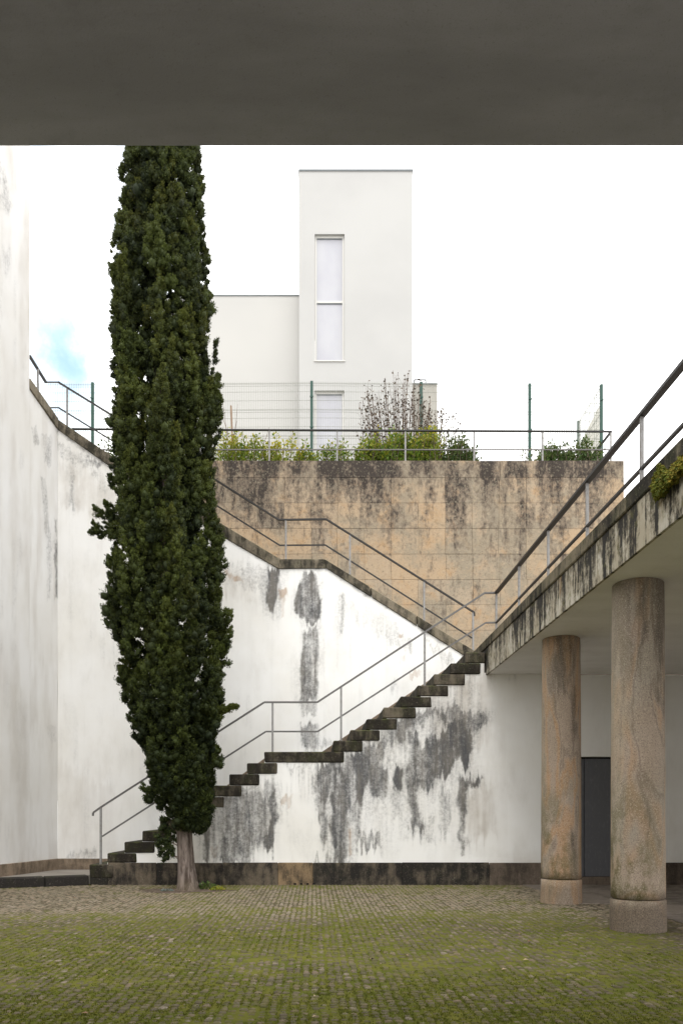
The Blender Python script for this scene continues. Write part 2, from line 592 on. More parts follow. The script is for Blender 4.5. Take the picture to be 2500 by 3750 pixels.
# column granite
def column_mat(name, vein_amt, grey, base_dark):
    m, t = mat(name)
    p = t.pos()
    x, y, z = t.sep(p)
    sp = t.noise(p, 85, 3, 0.75)
    sp2 = t.noise(p, 38, 3, 0.7)
    vein = t.noise(t.scale(p, (1, 1, 0.26)), 1.9, 3, 0.5, 1.3)
    c = t.mix(t.ss(t.noise(p, 1.1, 4), 0.35, 0.65), (0.335, 0.262, 0.205), grey)
    c = t.mix(t.ss(t.m('ABSOLUTE', t.sub(vein, 0.50)), 0.0, 0.07, vein_amt, 0), c, (0.42, 0.235, 0.11))
    c = t.mix(t.ss(t.m('ABSOLUTE', t.sub(vein, 0.58)), 0.0, 0.03, 0.5, 0), c, (0.15, 0.115, 0.09))
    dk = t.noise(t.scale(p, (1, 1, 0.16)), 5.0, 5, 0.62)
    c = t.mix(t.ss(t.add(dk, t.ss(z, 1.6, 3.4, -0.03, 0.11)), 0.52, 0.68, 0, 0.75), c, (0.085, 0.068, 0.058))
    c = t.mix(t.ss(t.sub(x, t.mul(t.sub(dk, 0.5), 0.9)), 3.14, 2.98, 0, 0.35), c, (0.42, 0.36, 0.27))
    mo = t.mul(t.ss(t.noise(t.scale(p, (1, 1, 0.6)), 4.0, 6, 0.7), 0.38, 0.58), t.ss(z, 1.9, 0.35, 0.15, 0.95))
    mo = t.mul(mo, t.ss(z, 0.30, 0.325, 0.25, 1.0))
    mo = t.mul(mo, t.ss(x, 3.45, 3.15, 0.35, 1.0))
    c = t.mix(mo, c, (0.098, 0.088, 0.030))
    c = t.mix(t.ss(sp, 0.54, 0.66, 0, 0.55), c, (0.50, 0.43, 0.34))
    c = t.mix(t.ss(sp, 0.46, 0.35, 0, 0.7), c, (0.11, 0.085, 0.064))
    c = t.mix(t.ss(sp2, 0.62, 0.70, 0, 0.35), c, (0.58, 0.52, 0.43))
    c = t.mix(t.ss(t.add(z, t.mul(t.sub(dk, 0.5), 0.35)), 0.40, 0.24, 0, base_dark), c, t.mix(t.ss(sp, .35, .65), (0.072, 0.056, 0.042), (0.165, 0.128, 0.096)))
    t.out(c, 0.85, t.bump(t.add(sp, sp2), 0.45, 0.005), spec=0.2)
    return m


M_COLUMNS = [column_mat("orange_veined_granite", 0.6, (0.32, 0.265, 0.21), 0.32), column_mat("grey_speckled_granite", 0.35, (0.28, 0.245, 0.20), 0.82)]

# metals and paint
M_RAIL, t = mat("dull_painted_steel")
c = t.mix(t.noise(t.pos(), 25, 4, 0.65), (0.085, 0.08, 0.076), (0.15, 0.142, 0.135))
t.out(c, 0.55, spec=0.4)
M_POST, t = mat("pale_painted_steel")
c = t.mix(t.ss(t.noise(t.pos(), 18, 4, 0.65), 0.4, 0.75), (0.25, 0.245, 0.24), (0.17, 0.155, 0.14))
t.out(c, 0.5, spec=0.4)
M_RAIL_DARK, t = mat("dark_and_shaded_steel")  # roof edge rail's underside shade put into colour; upper rails are dark themselves
c = t.mix(t.noise(t.pos(), 20, 4, 0.65), (0.012, 0.011, 0.010), (0.02, 0.018, 0.017))
t.out(c, 0.5, spec=0.4)
M_GREEN, t = mat("green_fence_paint")
c = t.mix(t.noise(t.pos(), 14, 3), (0.012, 0.05, 0.036), (0.02, 0.068, 0.05))
t.out(c, 0.45, spec=0.4)
M_WIRE, t = mat("bloom_paled_wire")  # green wire paled: bloom of the bright sky put into the colour
c = t.mix(t.noise(t.pos(), 14, 3), (0.26, 0.27, 0.235), (0.32, 0.325, 0.29))
t.out(c, 0.5, spec=0.3)
M_DOOR, t = mat("grey_door_steel")
p = t.pos()
c = t.mix(t.noise(p, 3, 4), (0.07, 0.07, 0.077), (0.088, 0.088, 0.096))
c = t.mix(t.ss(t.noise(t.scale(p, (1, 1, 0.4)), 26, 4, 0.7), 0.5, 0.75, 0, 0.35), c, (0.16, 0.16, 0.165))
t.out(c, 0.5, t.bump(t.noise(p, 60, 2), 0.1, 0.003), spec=0.35)
M_BLACK, t = mat("shadow_gap")
t.out((0.012, 0.012, 0.012), 0.9, spec=0.1)

# far building
M_TOWER, t = mat("clean_white_render")
p = t.pos()
c = t.mix(t.ss(t.noise(p, 0.25, 4), 0.35, 0.7), (0.41, 0.406, 0.396), (0.38, 0.376, 0.368))
c = t.mix(t.ss(t.noise(t.scale(p, (1, 1, 0.2)), 1.2, 4), 0.55, 0.8, 0, 0.2), c, (0.39, 0.38, 0.36))
t.out(c, 0.85, spec=0.2)
M_WING, t = mat("warm_white_render")
p = t.pos()
c = t.mix(t.ss(t.noise(p, 0.2, 3), 0.35, 0.7), (0.44, 0.432, 0.414), (0.415, 0.408, 0.393))
t.out(c, 0.85, spec=0.2)
M_CAP, t = mat("grey_metal_flashing")
t.out(t.mix(t.noise(t.pos(), 3, 3), (0.15, 0.165, 0.175), (0.20, 0.215, 0.225)), 0.5, spec=0.4)
M_FRAME, t = mat("white_window_frame")
t.out(t.mix(t.noise(t.pos(), 6, 2), (0.50, 0.49, 0.46), (0.53, 0.52, 0.50)), 0.5, spec=0.4)
M_PANE, t = mat("blind_behind_glass")
p = t.pos()
c = t.mix(t.ss(t.noise(t.scale(p, (1, 1, 0.5)), 0.9, 3), 0.35, 0.7), (0.36, 0.36, 0.395), (0.40, 0.40, 0.425))
t.out(c, 0.12, spec=0.5)

# ground
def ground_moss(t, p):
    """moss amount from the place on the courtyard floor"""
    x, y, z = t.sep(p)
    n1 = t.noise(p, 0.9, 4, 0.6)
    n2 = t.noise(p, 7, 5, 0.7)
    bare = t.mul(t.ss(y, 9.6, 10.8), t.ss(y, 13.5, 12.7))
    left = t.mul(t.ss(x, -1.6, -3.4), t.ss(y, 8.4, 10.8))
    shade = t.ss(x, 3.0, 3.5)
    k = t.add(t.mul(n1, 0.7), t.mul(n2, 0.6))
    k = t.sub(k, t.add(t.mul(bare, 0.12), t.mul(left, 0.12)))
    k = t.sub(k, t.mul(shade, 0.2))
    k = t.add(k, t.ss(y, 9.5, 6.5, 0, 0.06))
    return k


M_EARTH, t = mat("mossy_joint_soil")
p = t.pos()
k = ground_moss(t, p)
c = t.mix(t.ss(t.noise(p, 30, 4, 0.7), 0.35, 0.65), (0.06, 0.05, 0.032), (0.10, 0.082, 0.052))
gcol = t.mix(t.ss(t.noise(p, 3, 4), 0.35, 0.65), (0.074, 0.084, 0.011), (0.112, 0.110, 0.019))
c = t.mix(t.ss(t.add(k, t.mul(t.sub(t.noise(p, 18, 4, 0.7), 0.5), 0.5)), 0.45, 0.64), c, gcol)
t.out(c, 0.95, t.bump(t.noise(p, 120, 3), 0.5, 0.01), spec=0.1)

M_COBBLE, t = mat("granite_cobble")
p = t.pos()
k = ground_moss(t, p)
cellv = t.node('ShaderNodeVectorMath', operation='SNAP')
t.link(p, cellv.inputs[0])
cellv.inputs[1].default_value = (0.06, 0.068, 1)
wn = t.node('ShaderNodeTexWhiteNoise')
t.link(cellv.outputs[0], wn.inputs['Vector'])
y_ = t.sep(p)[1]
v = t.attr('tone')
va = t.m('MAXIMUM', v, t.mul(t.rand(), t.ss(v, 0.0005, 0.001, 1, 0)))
c = t.mix(va, t.mix(t.ss(y_, 10.2, 8.6), (0.145, 0.122, 0.085), (0.078, 0.064, 0.044)), t.mix(t.ss(y_, 10.2, 8.6), (0.245, 0.205, 0.145), (0.135, 0.110, 0.078)))  # nearer cobbles darker: brown stone tone plus lens shading put into colour
c = t.mix(t.ss(va, 0.70, 0.72, 0, 0.45), c, (0.20, 0.145, 0.105))
c = t.mix(t.ss(va, 0.93, 0.96, 0, 0.5), c, (0.25, 0.22, 0.18))
sp = t.noise(p, 110, 3, 0.7)
c = t.mix(t.ss(sp, 0.35, 0.65), tuple([0.0] * 3), c, 'MIX') if False else c
c = t.mix(t.ss(sp, 0.52, 0.36, 0, 0.45), c, (0.08, 0.064, 0.046))
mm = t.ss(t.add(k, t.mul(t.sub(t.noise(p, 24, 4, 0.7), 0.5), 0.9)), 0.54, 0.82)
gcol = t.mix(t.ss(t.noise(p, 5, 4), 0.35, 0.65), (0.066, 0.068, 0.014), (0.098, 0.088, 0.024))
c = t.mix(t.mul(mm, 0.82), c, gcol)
t.out(c, 0.85, t.bump(sp, 0.4, 0.006), spec=0.2)

M_SOIL, t = mat("bare_soil")
p = t.pos()
c = t.mix(t.ss(t.noise(p, 14, 5, 0.7), 0.35, 0.65), (0.06, 0.045, 0.034), (0.14, 0.108, 0.083))
t.out(c, 0.95, t.bump(t.noise(p, 40, 4), 0.7, 0.02), spec=0.1)

M_PAVE, t = mat("grey_pavement_slab")
p = t.pos()
c = t.mix(t.ss(t.noise(p, 2, 5), 0.3, 0.7), (0.25, 0.228, 0.2), (0.2, 0.18, 0.155))
c = t.mix(t.ss(t.noise(p, 50, 3), 0.5, 0.7, 0, 0.3), c, (0.22, 0.19, 0.16))
t.out(c, 0.9, spec=0.15)

M_TERRAIN, t = mat("grassy_terrace_soil")
p = t.pos()
c = t.mix(t.ss(t.noise(p, 1.5, 5), 0.35, 0.65), (0.07, 0.085, 0.03), (0.13, 0.105, 0.06))
t.out(c, 0.95, spec=0.1)


def leaf_mat(name, dark, light, tip=None, rough=0.6, trans=0.0):
    m, t = mat(name)
    v = t.attr('tone')
    c = t.mix(v, dark, light)
    if tip:
        c = t.mix(t.attr('tip'), c, tip)
    pr = t.out(c, rough, spec=0.25)
    if trans:
        pr.inputs['Transmission Weight'].default_value = 0
        tr = t.node('ShaderNodeBsdfTranslucent')
        t.link(c, tr.inputs[0])
        mx = t.node('ShaderNodeMixShader')
        mx.inputs[0].default_value = trans
        t.link(pr.outputs[0], mx.inputs[1])
        t.link(tr.outputs[0], mx.inputs[2])
        o = [n for n in t.n if n.type == 'OUTPUT_MATERIAL'][0]
        t.link(mx.outputs[0], o.inputs[0])
    return m


M_CYPRESS = leaf_mat("cypress_foliage", (0.008, 0.014, 0.003), (0.068, 0.088, 0.014), (0.125, 0.126, 0.018), 0.75)
M_SHRUB = leaf_mat("shrub_leaf", (0.055, 0.115, 0.018), (0.17, 0.265, 0.035), (0.52, 0.42, 0.04), 0.5, 0.3)
M_SHRUB_DK = leaf_mat("dark_shrub_leaf", (0.03, 0.06, 0.018), (0.09, 0.145, 0.038), (0.22, 0.22, 0.06), 0.5, 0.25)
M_DRY = leaf_mat("withered_leaf", (0.06, 0.046, 0.032), (0.14, 0.108, 0.075), None, 0.7)
M_MOSS = leaf_mat("moss_blade", (0.062, 0.074, 0.010), (0.140, 0.150, 0.020), (0.20, 0.18, 0.03), 0.8, 0.2)
M_HANG = leaf_mat("hanging_moss", (0.045, 0.070, 0.008), (0.145, 0.165, 0.018), (0.28, 0.20, 0.03), 0.8, 0.2)
M_TWIG, t = mat("twig_bark")
t.out(t.mix(t.noise(t.pos(), 20, 3), (0.10, 0.073, 0.058), (0.20, 0.15, 0.122)), 0.9, spec=0.1)
M_STAKE, t = mat("stake_wood")
t.out(t.mix(t.noise(t.pos(), 9, 3), (0.17, 0.12, 0.085), (0.26, 0.19, 0.14)), 0.9, spec=0.1)
M_BARK, t = mat("cypress_bark")
p = t.pos()
s = t.noise(t.scale(p, (1, 1, 0.12)), 24, 6, 0.7, 0.6)
c = t.mix(t.ss(s, 0.35, 0.65), (0.06, 0.045, 0.036), (0.24, 0.197, 0.172))
c = t.mix(t.ss(t.noise(t.scale(p, (1, 1, 0.4)), 9, 4), 0.55, 0.72, 0, 0.7), c, (0.085, 0.06, 0.048))
c = t.mix(t.ss(t.sep(p)[2], 0.25, 0.0, 0, 0.35), c, (0.15, 0.12, 0.07))
t.out(c, 0.9, t.bump(s, 0.9, 0.03), spec=0.15)

# =================================================================== ground
YW = 14.0             # plane of the courtyard wall
YB = 15.6             # plane of the parapet wall behind the lower flight
S220 = F / YW

ground = MB()
ground.raw([(-60, 1.2, -0.0035), (60, 1.2, -0.0035), (60, 18, -0.0035), (-60, 18, -0.0035)], [(0, 1, 2, 3)])
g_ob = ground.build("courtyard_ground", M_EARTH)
tag(g_ob, "mossy cobbled courtyard floor", None, None, "structure")

rp = MB()
rp.raw([(-60, -60, -0.012), (60, -60, -0.012), (60, 1.2, -0.012), (-60, 1.2, -0.012)], [(0, 1, 2, 3)])
tag(rp.build("gallery_bounce_floor", M_PAVE), "unseen gallery floor and added pale forecourt behind the camera, to bounce light", None, None, "structure")  # pale open ground added behind the camera to bounce light
terr = MB()
terr.raw([(-250, 18.02, 8.38), (6.36, 18.02, 8.38), (145, 420, 8.38), (-250, 420, 8.38)], [(0, 1, 2, 3)])
tag(terr.build("upper_terrain", M_TERRAIN), "planted upper terrace ground behind the stone wall", None, None, "structure")

# cobbles: courses run away from the camera
CURB_A, CURB_B = Vector((-3.73, 13.95, 0)), Vector((-5.6, 13.05, 0))
TRUNK = W(431, 3261, 12.94)
TRUNK = Vector((Xp(431 * 1.5944, 12.94), 12.94, 0))
COLS = [(3.28, 11.18, 0.258), (3.275, 8.52, 0.262)]


def curb_y(x):
    tt = (x - CURB_A.x) / (CURB_B.x - CURB_A.x)
    return CURB_A.y + tt * (CURB_B.y - CURB_A.y)


pitch = 0.06
cx, cy, cwx, cwy = [], [], [], []
for ci in range(int(-6.0 / pitch), int(7.2 / pitch)):
    x = ci * pitch + random.uniform(-.004, .004)
    y = 3.6 + random.random() * 0.06
    while y < 13.95:
        l = random.uniform(0.056, 0.076)
        yc = y + l / 2
        y += l
        if x < -0.375 * yc - 0.45 or x > 0.44 * yc + 0.45:
            continue
        if x < CURB_A.x + 0.02 and yc > curb_y(x) - 0.03:
            continue
        if (x > 3.43 and yc > 10.98) or (x > 3.93 and yc > 7.2):
            continue
        if any((x - a) ** 2 + (yc - b) ** 2 < (c_ + 0.05) ** 2 for a, b, c_ in COLS):
            continue
        dx, dy = (x - TRUNK.x), (yc - TRUNK.y)
        if (dx / 0.75) ** 2 + (dy / 0.42) ** 2 < 1 + 0.3 * math.sin(5 * math.atan2(dy, dx)):
            continue
        cx.append(x + random.uniform(-.007, .007)); cy.append(yc); cwx.append(pitch - random.uniform(.005, .014)); cwy.append(l - random.uniform(.004, .013))
cx, cy, cwx, cwy = map(np.array, (cx, cy, cwx, cwy))
infr = (cx > -0.373 * cy) & (cx < 0.438 * cy) & (cy > 4.68)
order = np.argsort(np.where(infr, cy + rng.random(len(cy)) * 0.02, 1e9))
near = order[:300]
rest = np.setdiff1d(np.arange(len(cx)), near)


def cobble_np(x, y, wx, wy, rg):
    n = len(x)
    sx = np.array([-1, 1, 1, -1]); sy = np.array([-1, -1, 1, 1])
    V = np.zeros((n, 12, 3))
    ins = rg.uniform(0.012, 0.018, (n, 1))
    jit = lambda s: rg.uniform(-s, s, (n, 4))
    top = rg.normal(0, 0.0035, (n, 1))
    V[:, 0:4, 0] = x[:, None] + sx * wx[:, None] / 2
    V[:, 0:4, 1] = y[:, None] + sy * wy[:, None] / 2
    V[:, 0:4, 2] = -0.03
    V[:, 4:8, 0] = x[:, None] + sx * wx[:, None] / 2 + jit(.002)
    V[:, 4:8, 1] = y[:, None] + sy * wy[:, None] / 2 + jit(.002)
    V[:, 4:8, 2] = top - 0.006 + jit(.0015)
    V[:, 8:12, 0] = x[:, None] + sx * (wx[:, None] / 2 - ins) + jit(.003)
    V[:, 8:12, 1] = y[:, None] + sy * (wy[:, None] / 2 - ins) + jit(.003)
    V[:, 8:12, 2] = top + jit(.003)
    q = []
    for a in (0, 4):
        for i in range(4):
            j = (i + 1) % 4
            q.append((a + i, a + j, a + 4 + j, a + 4 + i))
    q.append((8, 9, 10, 11))
    q = np.array(q)
    Fq = (np.arange(n)[:, None, None] * 12 + q[None]).reshape(-1, 4)
    return V.reshape(-1, 3), Fq


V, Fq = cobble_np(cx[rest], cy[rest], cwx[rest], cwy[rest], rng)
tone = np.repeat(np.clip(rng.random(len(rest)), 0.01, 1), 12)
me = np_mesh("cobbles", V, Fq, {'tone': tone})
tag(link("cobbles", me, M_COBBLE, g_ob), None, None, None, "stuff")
variants = []
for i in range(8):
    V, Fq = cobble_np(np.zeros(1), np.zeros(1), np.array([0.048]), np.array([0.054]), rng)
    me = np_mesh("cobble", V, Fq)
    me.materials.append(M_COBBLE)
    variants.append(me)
for n_, i in enumerate(near):
    o = bpy.data.objects.new("cobble", variants[n_ % 8])
    COL.objects.link(o)
    o.parent = g_ob
    o.location = (cx[i], cy[i], 0)
    o.rotation_euler = (0, 0, random.choice((0, math.pi)) + random.uniform(-.05, .05))

# moss tufts standing in the joints (one mass)
nt_ = 52000
ty = 4.3 + (rng.random(nt_) ** 1.3) * 8.6
txx = (rng.random(nt_) * 0.84 - 0.385) * ty
mossv = fbm(txx * 0.9, ty * 0.9, 4, 4) * 0.75 + fbm(txx * 6, ty * 6, 8, 3) * 0.5
mossv -= 0.16 * smooth01(ty, 9.0, 10.6) + 0.3 * smooth01(-txx, 1.6, 3.2) * smooth01(ty, 8.2, 10)
mossv -= 0.30 * smooth01(txx, 3.0, 3.4)
keep = mossv > 0.50 + rng.random(nt_) * 0.26 + 0.12 * smooth01(ty, 6, 11)
keep &= ~(((txx - TRUNK.x) / 0.6) ** 2 + ((ty - TRUNK.y) / 0.35) ** 2 < 1)
txx, ty = txx[keep], ty[keep]
snap = rng.random(len(txx)) < np.interp(ty, [5, 8, 10], [.35, .5, .85])
txx = np.where(snap, np.round(txx / pitch - 0.5) * pitch + pitch / 2 + rng.normal(0, 0.005, len(txx)), txx)
nb = 5
n = len(txx) * nb
bx = np.repeat(txx, nb) + rng.normal(0, 0.008, n)
by = np.repeat(ty, nb) + rng.normal(0, 0.014, n)
h = rng.uniform(0.001, 0.009, n)
an = rng.random(n) * math.pi * 2
wd = rng.uniform(0.003, 0.007, n)
V = np.zeros((n, 3, 3))
V[:, 0] = np.stack([bx - np.cos(an) * wd, by - np.sin(an) * wd, np.full(n, -0.008)], 1)
V[:, 1] = np.stack([bx + np.cos(an) * wd, by + np.sin(an) * wd, np.full(n, -0.008)], 1)
V[:, 2] = np.stack([bx + rng.normal(0, .007, n), by + rng.normal(0, .007, n), h], 1)
Ft = np.arange(n * 3).reshape(-1, 3)
tn = np.repeat(np.clip(np.repeat(rng.random(len(txx)), nb) * 0.7 + rng.random(n) * 0.3, 0, 1), 3)
tp = np.repeat(np.repeat((rng.random(len(txx)) < 0.16) * 0.6, nb), 3)
tag(link("moss", np_mesh("moss", V.reshape(-1, 3), Ft, {'tone': tn, 'tip': tp}), M_MOSS), "low green moss growing in the cobble joints", "moss", None, "stuff")

# a few fallen leaves
V, Fl = [], []
for i in range(46):
    y = random.uniform(4.8, 12.5)
    x = random.uniform(-0.36, 0.42) * y
    a = random.random() * 6.28
    s = random.uniform(0.012, 0.028)
    c_, s_ = math.cos(a) * s, math.sin(a) * s
    b = len(V)
    V += [(x - c_, y - s_, .008), (x + s_ * .5, y - c_ * .5, .014), (x + c_, y + s_, .010), (x - s_ * .5, y + c_ * .5, .018)]
    Fl.append((b, b + 1, b + 2, b + 3))
me = np_mesh("fallen_leaves", np.array(V), np.array(Fl), {'tone': np.repeat(rng.random(46), 4)})
M_FALLEN = leaf_mat("fallen_leaf", (0.16, 0.08, 0.04), (0.42, 0.33, 0.22))
tag(link("fallen_leaves", me, M_FALLEN), "small dry leaves lying on the cobbles", "leaves", None, "stuff")

# soil patch round the tree
pts = []
for k in range(40):
    a = 2 * math.pi * k / 40
    rr = 1 + 0.18 * math.sin(3 * a + 1) + 0.1 * math.sin(7 * a)
    pts.append((TRUNK.x - 0.12 + 0.72 * rr * math.cos(a), TRUNK.y + 0.38 * rr * math.sin(a), -0.004))
sp_ = MB()
sp_.raw([(TRUNK.x, TRUNK.y, 0.03)] + pts, [(0, k + 1, (k + 1) % 40 + 1) for k in range(40)])
tag(sp_.build("soil_patch", M_SOIL, None, True), "bare brown soil round the foot of the cypress", None, None, "structure")

# raised pavement on the left
pv = empty("pavement", (-4.6, 14.6, 0))
tag(pv, "low grey pavement running along the foot of the left wall", None, None, "structure")
ZP = 0.155
b = MB()
b.hexa([(-6.6, 12.9, -.03), (CURB_A.x, 14.2, -.03), (CURB_A.x, YB, -.03), (-6.6, YB, -.03), (-6.6, 12.9, ZP - .004), (CURB_A.x, 14.2, ZP - .004), (CURB_A.x, YB, ZP - .004), (-6.6, YB, ZP - .004)], .003)
b.build("pavement_slab", M_PAVE, pv)
cd = (CURB_B - CURB_A)
cl_ = cd.length
cd.normalize()
cn = Vector((-cd.y, cd.x, 0))
if cn.y < 0: cn = -cn
pos_ = 0.0
while pos_ < cl_:
    l = min(random.uniform(0.7, 0.95), cl_ - pos_ + 0.2)
    a = CURB_A + cd * pos_
    e = CURB_A + cd * (pos_ + l - 0.008)
    b = MB()
    b.hexa([e + Vector((0, 0, -.03)), a + Vector((0, 0, -.03)), a + cn * .3 + Vector((0, 0, -.03)), e + cn * .3 + Vector((0, 0, -.03)),
            e + Vector((0, 0, ZP)), a + Vector((0, 0, ZP)), a + cn * .3 + Vector((0, 0, ZP)), e + cn * .3 + Vector((0, 0, ZP))], .014, .003)
    b.build("curb_stone", M_KERB, pv)
    pos_ += l

# portico floor slabs
pf = empty("portico_floor", (4.8, 10.5, 0))
tag(pf, "worn granite slabs paving the covered walk", None, None, "structure")
for ix in range(5):
    x0 = 3.45 + ix * 0.61
    y0 = 11.0 if ix == 0 else 7.25 + random.uniform(-.3, 0)
    if ix == 1: y0 = 7.2
    xa_ = x0 + (.5 if ix == 1 else 0)
    while y0 < 13.97:
        y1 = min(y0 + random.uniform(.85, 1.05), 13.975)
        if ix == 1 and y0 < 11 < y1: y1 = 11.0
        xs_ = 3.95 if ix == 1 and y0 < 10.9 else x0
        if y1 - y0 > .1:
            b = MB()
            b.box((xs_ + .004, y0 + .004, -.05), (x0 + .606, y1 - .004, .006 + random.uniform(-.003, .003)), .006, .001)
            b.build("paving_slab", M_SLABS, pf)
        y0 = y1

# =================================================================== courtyard wall with stair stains
step_pts = []          # (left X, top Z)
for i in range(11):
    step_pts.append((Xp(330 + 63.8 * i, YW), Zp(3166 - 41.3 * i, YW)))
bx_left = [1220, 1282, 1342, 1403, 1465, 1527, 1586, 1645, 1703]
bz_top = [2713, 2673, 2633, 2591, 2551, 2510, 2469, 2429, 2389]
b_right = [1326, 1390, 1453, 1521, 1579, 1640, 1700, 1758, 1776]
stepB = [(Xp(x, YW), Zp(z, YW), Xp(r_, YW)) for x, z, r_ in zip(bx_left, bz_top, b_right)]
TH = 0.184


def under_profile(X):
    """underside of the stair stones above the wall at X"""
    z = np.full(X.shape, 0.0)
    for i, (lx, tz) in enumerate(step_pts[:-1]):
        z = np.maximum(z, np.where(X >= lx, tz - TH + .03, 0))
    lx, tz = step_pts[-1]
    z = np.maximum(z, np.where(X >= lx, tz - TH + .03, 0))
    for lx, tz, rx in stepB:
        z = np.maximum(z, np.where(X >= lx + 0.05, tz - TH + .03, 0))
    z = np.where(X > 2.83, 3.53, z)
    return np.minimum(z, np.where(X > 2.83, 3.53, 9))


PL_TOP = Zp(3159, YW)
ZA = lambda pts: zoomed(700, 2700, .3827, pts)
ZB = lambda pts: zoomed(1250, 2600, .3827, pts)
stair_stains = [
    (.55, ZB([(540, 90), (730, 0), (900, 0), (900, 60), (790, 130), (700, 150), (560, 250)])),
    (.62, ZB([(900, 0), (1390, 0), (1380, 90), (1285, 230), (1180, 130), (1060, 130), (960, 90)])),
    (.95, ZB([(1000, 170), (1150, 110), (1240, 240), (1235, 430), (1190, 550), (1120, 480), (985, 620), (920, 580), (910, 300)])),
    (.78, ZB([(640, 250), (730, 230), (760, 330), (860, 270), (920, 330), (930, 580), (860, 730), (700, 640), (620, 560), (660, 440)])),
    (.70, ZB([(650, 600), (750, 600), (735, 1000), (790, 1130), (665, 1110)])),
    (.42, ZB([(930, 740), (1030, 740), (1020, 1180), (950, 1200)])),
    (.80, ZB([(1110, 670), (1250, 660), (1340, 690), (1215, 740), (1195, 960), (1165, 1100), (1160, 1380), (1145, 1380), (1125, 900)])),
    (.92, ZB([(100, 430), (280, 430), (300, 640), (180, 880), (140, 880), (150, 620)])),
    (.68, ZB([(280, 560), (440, 540), (420, 780), (385, 790), (365, 900), (340, 830), (295, 820)])),
    (.95, ZB([(510, 540), (580, 540), (582, 740), (540, 780), (510, 750)])),
    (.62, ZB([(210, 300), (400, 300), (400, 480), (330, 560), (210, 420)])),
    (.70, ZB([(0, 600), (30, 700), (50, 1000), (40, 1440), (0, 1440)])),
    (.58, ZB([(130, 1200), (370, 1210), (375, 1310), (180, 1340)])),
    (.70, ZB([(540, 90), (700, 90), (560, 250), (540, 270)])),
    (.45, ZB([(1140, 1280), (1215, 1290), (1205, 1330), (1140, 1330)])),
    (.30, ZB([(660, 1060), (870, 1050), (890, 1240), (700, 1200)])),
    (.50, ZB([(400, 80), (540, 90), (540, 260), (480, 300), (400, 290)])),
    (.28, ZB([(0, 400), (120, 420), (130, 900), (60, 1100), (0, 900)])),
    (.30, ZB([(480, 780), (560, 790), (560, 1000), (500, 1100)])),
    (.40, ZB([(80, 880), (210, 850), (180, 1100), (150, 1240), (110, 1100)])),
    (.44, ZA([(190, 680), (330, 580), (480, 480), (640, 470), (720, 380), (800, 370), (800, 500), (830, 560), (720, 1000), (560, 1170), (300, 1200), (170, 1150), (120, 900)])),
    (.46, ZA([(300, 640), (480, 560), (700, 540), (760, 700), (690, 980), (420, 1120), (320, 900)])),
    (.97, ZA([(750, 560), (812, 540), (800, 1000), (770, 1110), (720, 1080), (700, 950), (762, 860)])),
    (.85, ZA([(128, 830), (166, 830), (168, 1190), (128, 1190)])),
    (.65, ZA([(285, 880), (315, 900), (390, 1180), (295, 1200)])),
    (.72, ZA([(1200, 262), (1470, 262), (1450, 400), (1330, 370), (1300, 560), (1292, 760), (1310, 900), (1290, 1050), (1268, 950), (1210, 700), (1195, 450)])),
    (.97, ZA([(1362, 350), (1388, 350), (1382, 700), (1402, 1080), (1372, 1080), (1335, 860), (1355, 850)])),
    (.58, ZA([(1390, 560), (1440, 300), (1500, 420), (1480, 900), (1490, 1180), (1380, 1180), (1400, 900)])),
    (.28, ZA([(800, 255), (1210, 262), (1130, 310), (900, 300)])),
    (.45, ZA([(280, 1185), (560, 1190), (560, 1210), (280, 1210)])),
    (.55, ZA([(1180, 1175), (1560, 1175), (1560, 1215), (1180, 1215)])),
]


def wall_grid(name, u, v, to_xyz, keepfn, attrs_fn, mt, parent, relief=0.004, extra=None):
    """dense plaster face made of small quads; u,v are 1D coordinates on the wall"""
    U, Vv = np.meshgrid(u, v, indexing='ij')
    P = to_xyz(U.ravel(), Vv.ravel())
    nu, nv = len(u), len(v)
    i, j = np.meshgrid(np.arange(nu - 1), np.arange(nv - 1), indexing='ij')
    q = np.stack([i * nv + j, (i + 1) * nv + j, (i + 1) * nv + j + 1, i * nv + j + 1], -1).reshape(-1, 4)
    uc = (u[:-1] + u[1:]) / 2
    vc = (v[:-1] + v[1:]) / 2
    UC, VC = np.meshgrid(uc, vc, indexing='ij')
    q = q[keepfn(UC.ravel(), VC.ravel())]
    at = attrs_fn(P)
    if extra is not None:
        b = len(P)
        ev, ef = extra
        P = np.vstack([P, np.array(ev)])
        q = np.vstack([q, np.array(ef) + b])
        at = {k: np.concatenate([a, np.zeros(len(ev))]) for k, a in at.items()}
    me = np_mesh(name, P, q, at)
    return link(name, me, mt, parent)


def to_px(P):
    return CX + P[:, 0] / P[:, 1] * F, CY - (P[:, 2] - EYE) / P[:, 1] * F


DX0, DX1, DZ0, DZ1 = 4.26, 5.46, Zp(3211, YW), Zp(2771, YW)
courtyard_wall = empty("courtyard_wall", (1.0, YW, 0), "white plastered wall under the stairs, stained black, above a dark stone plinth", "wall")


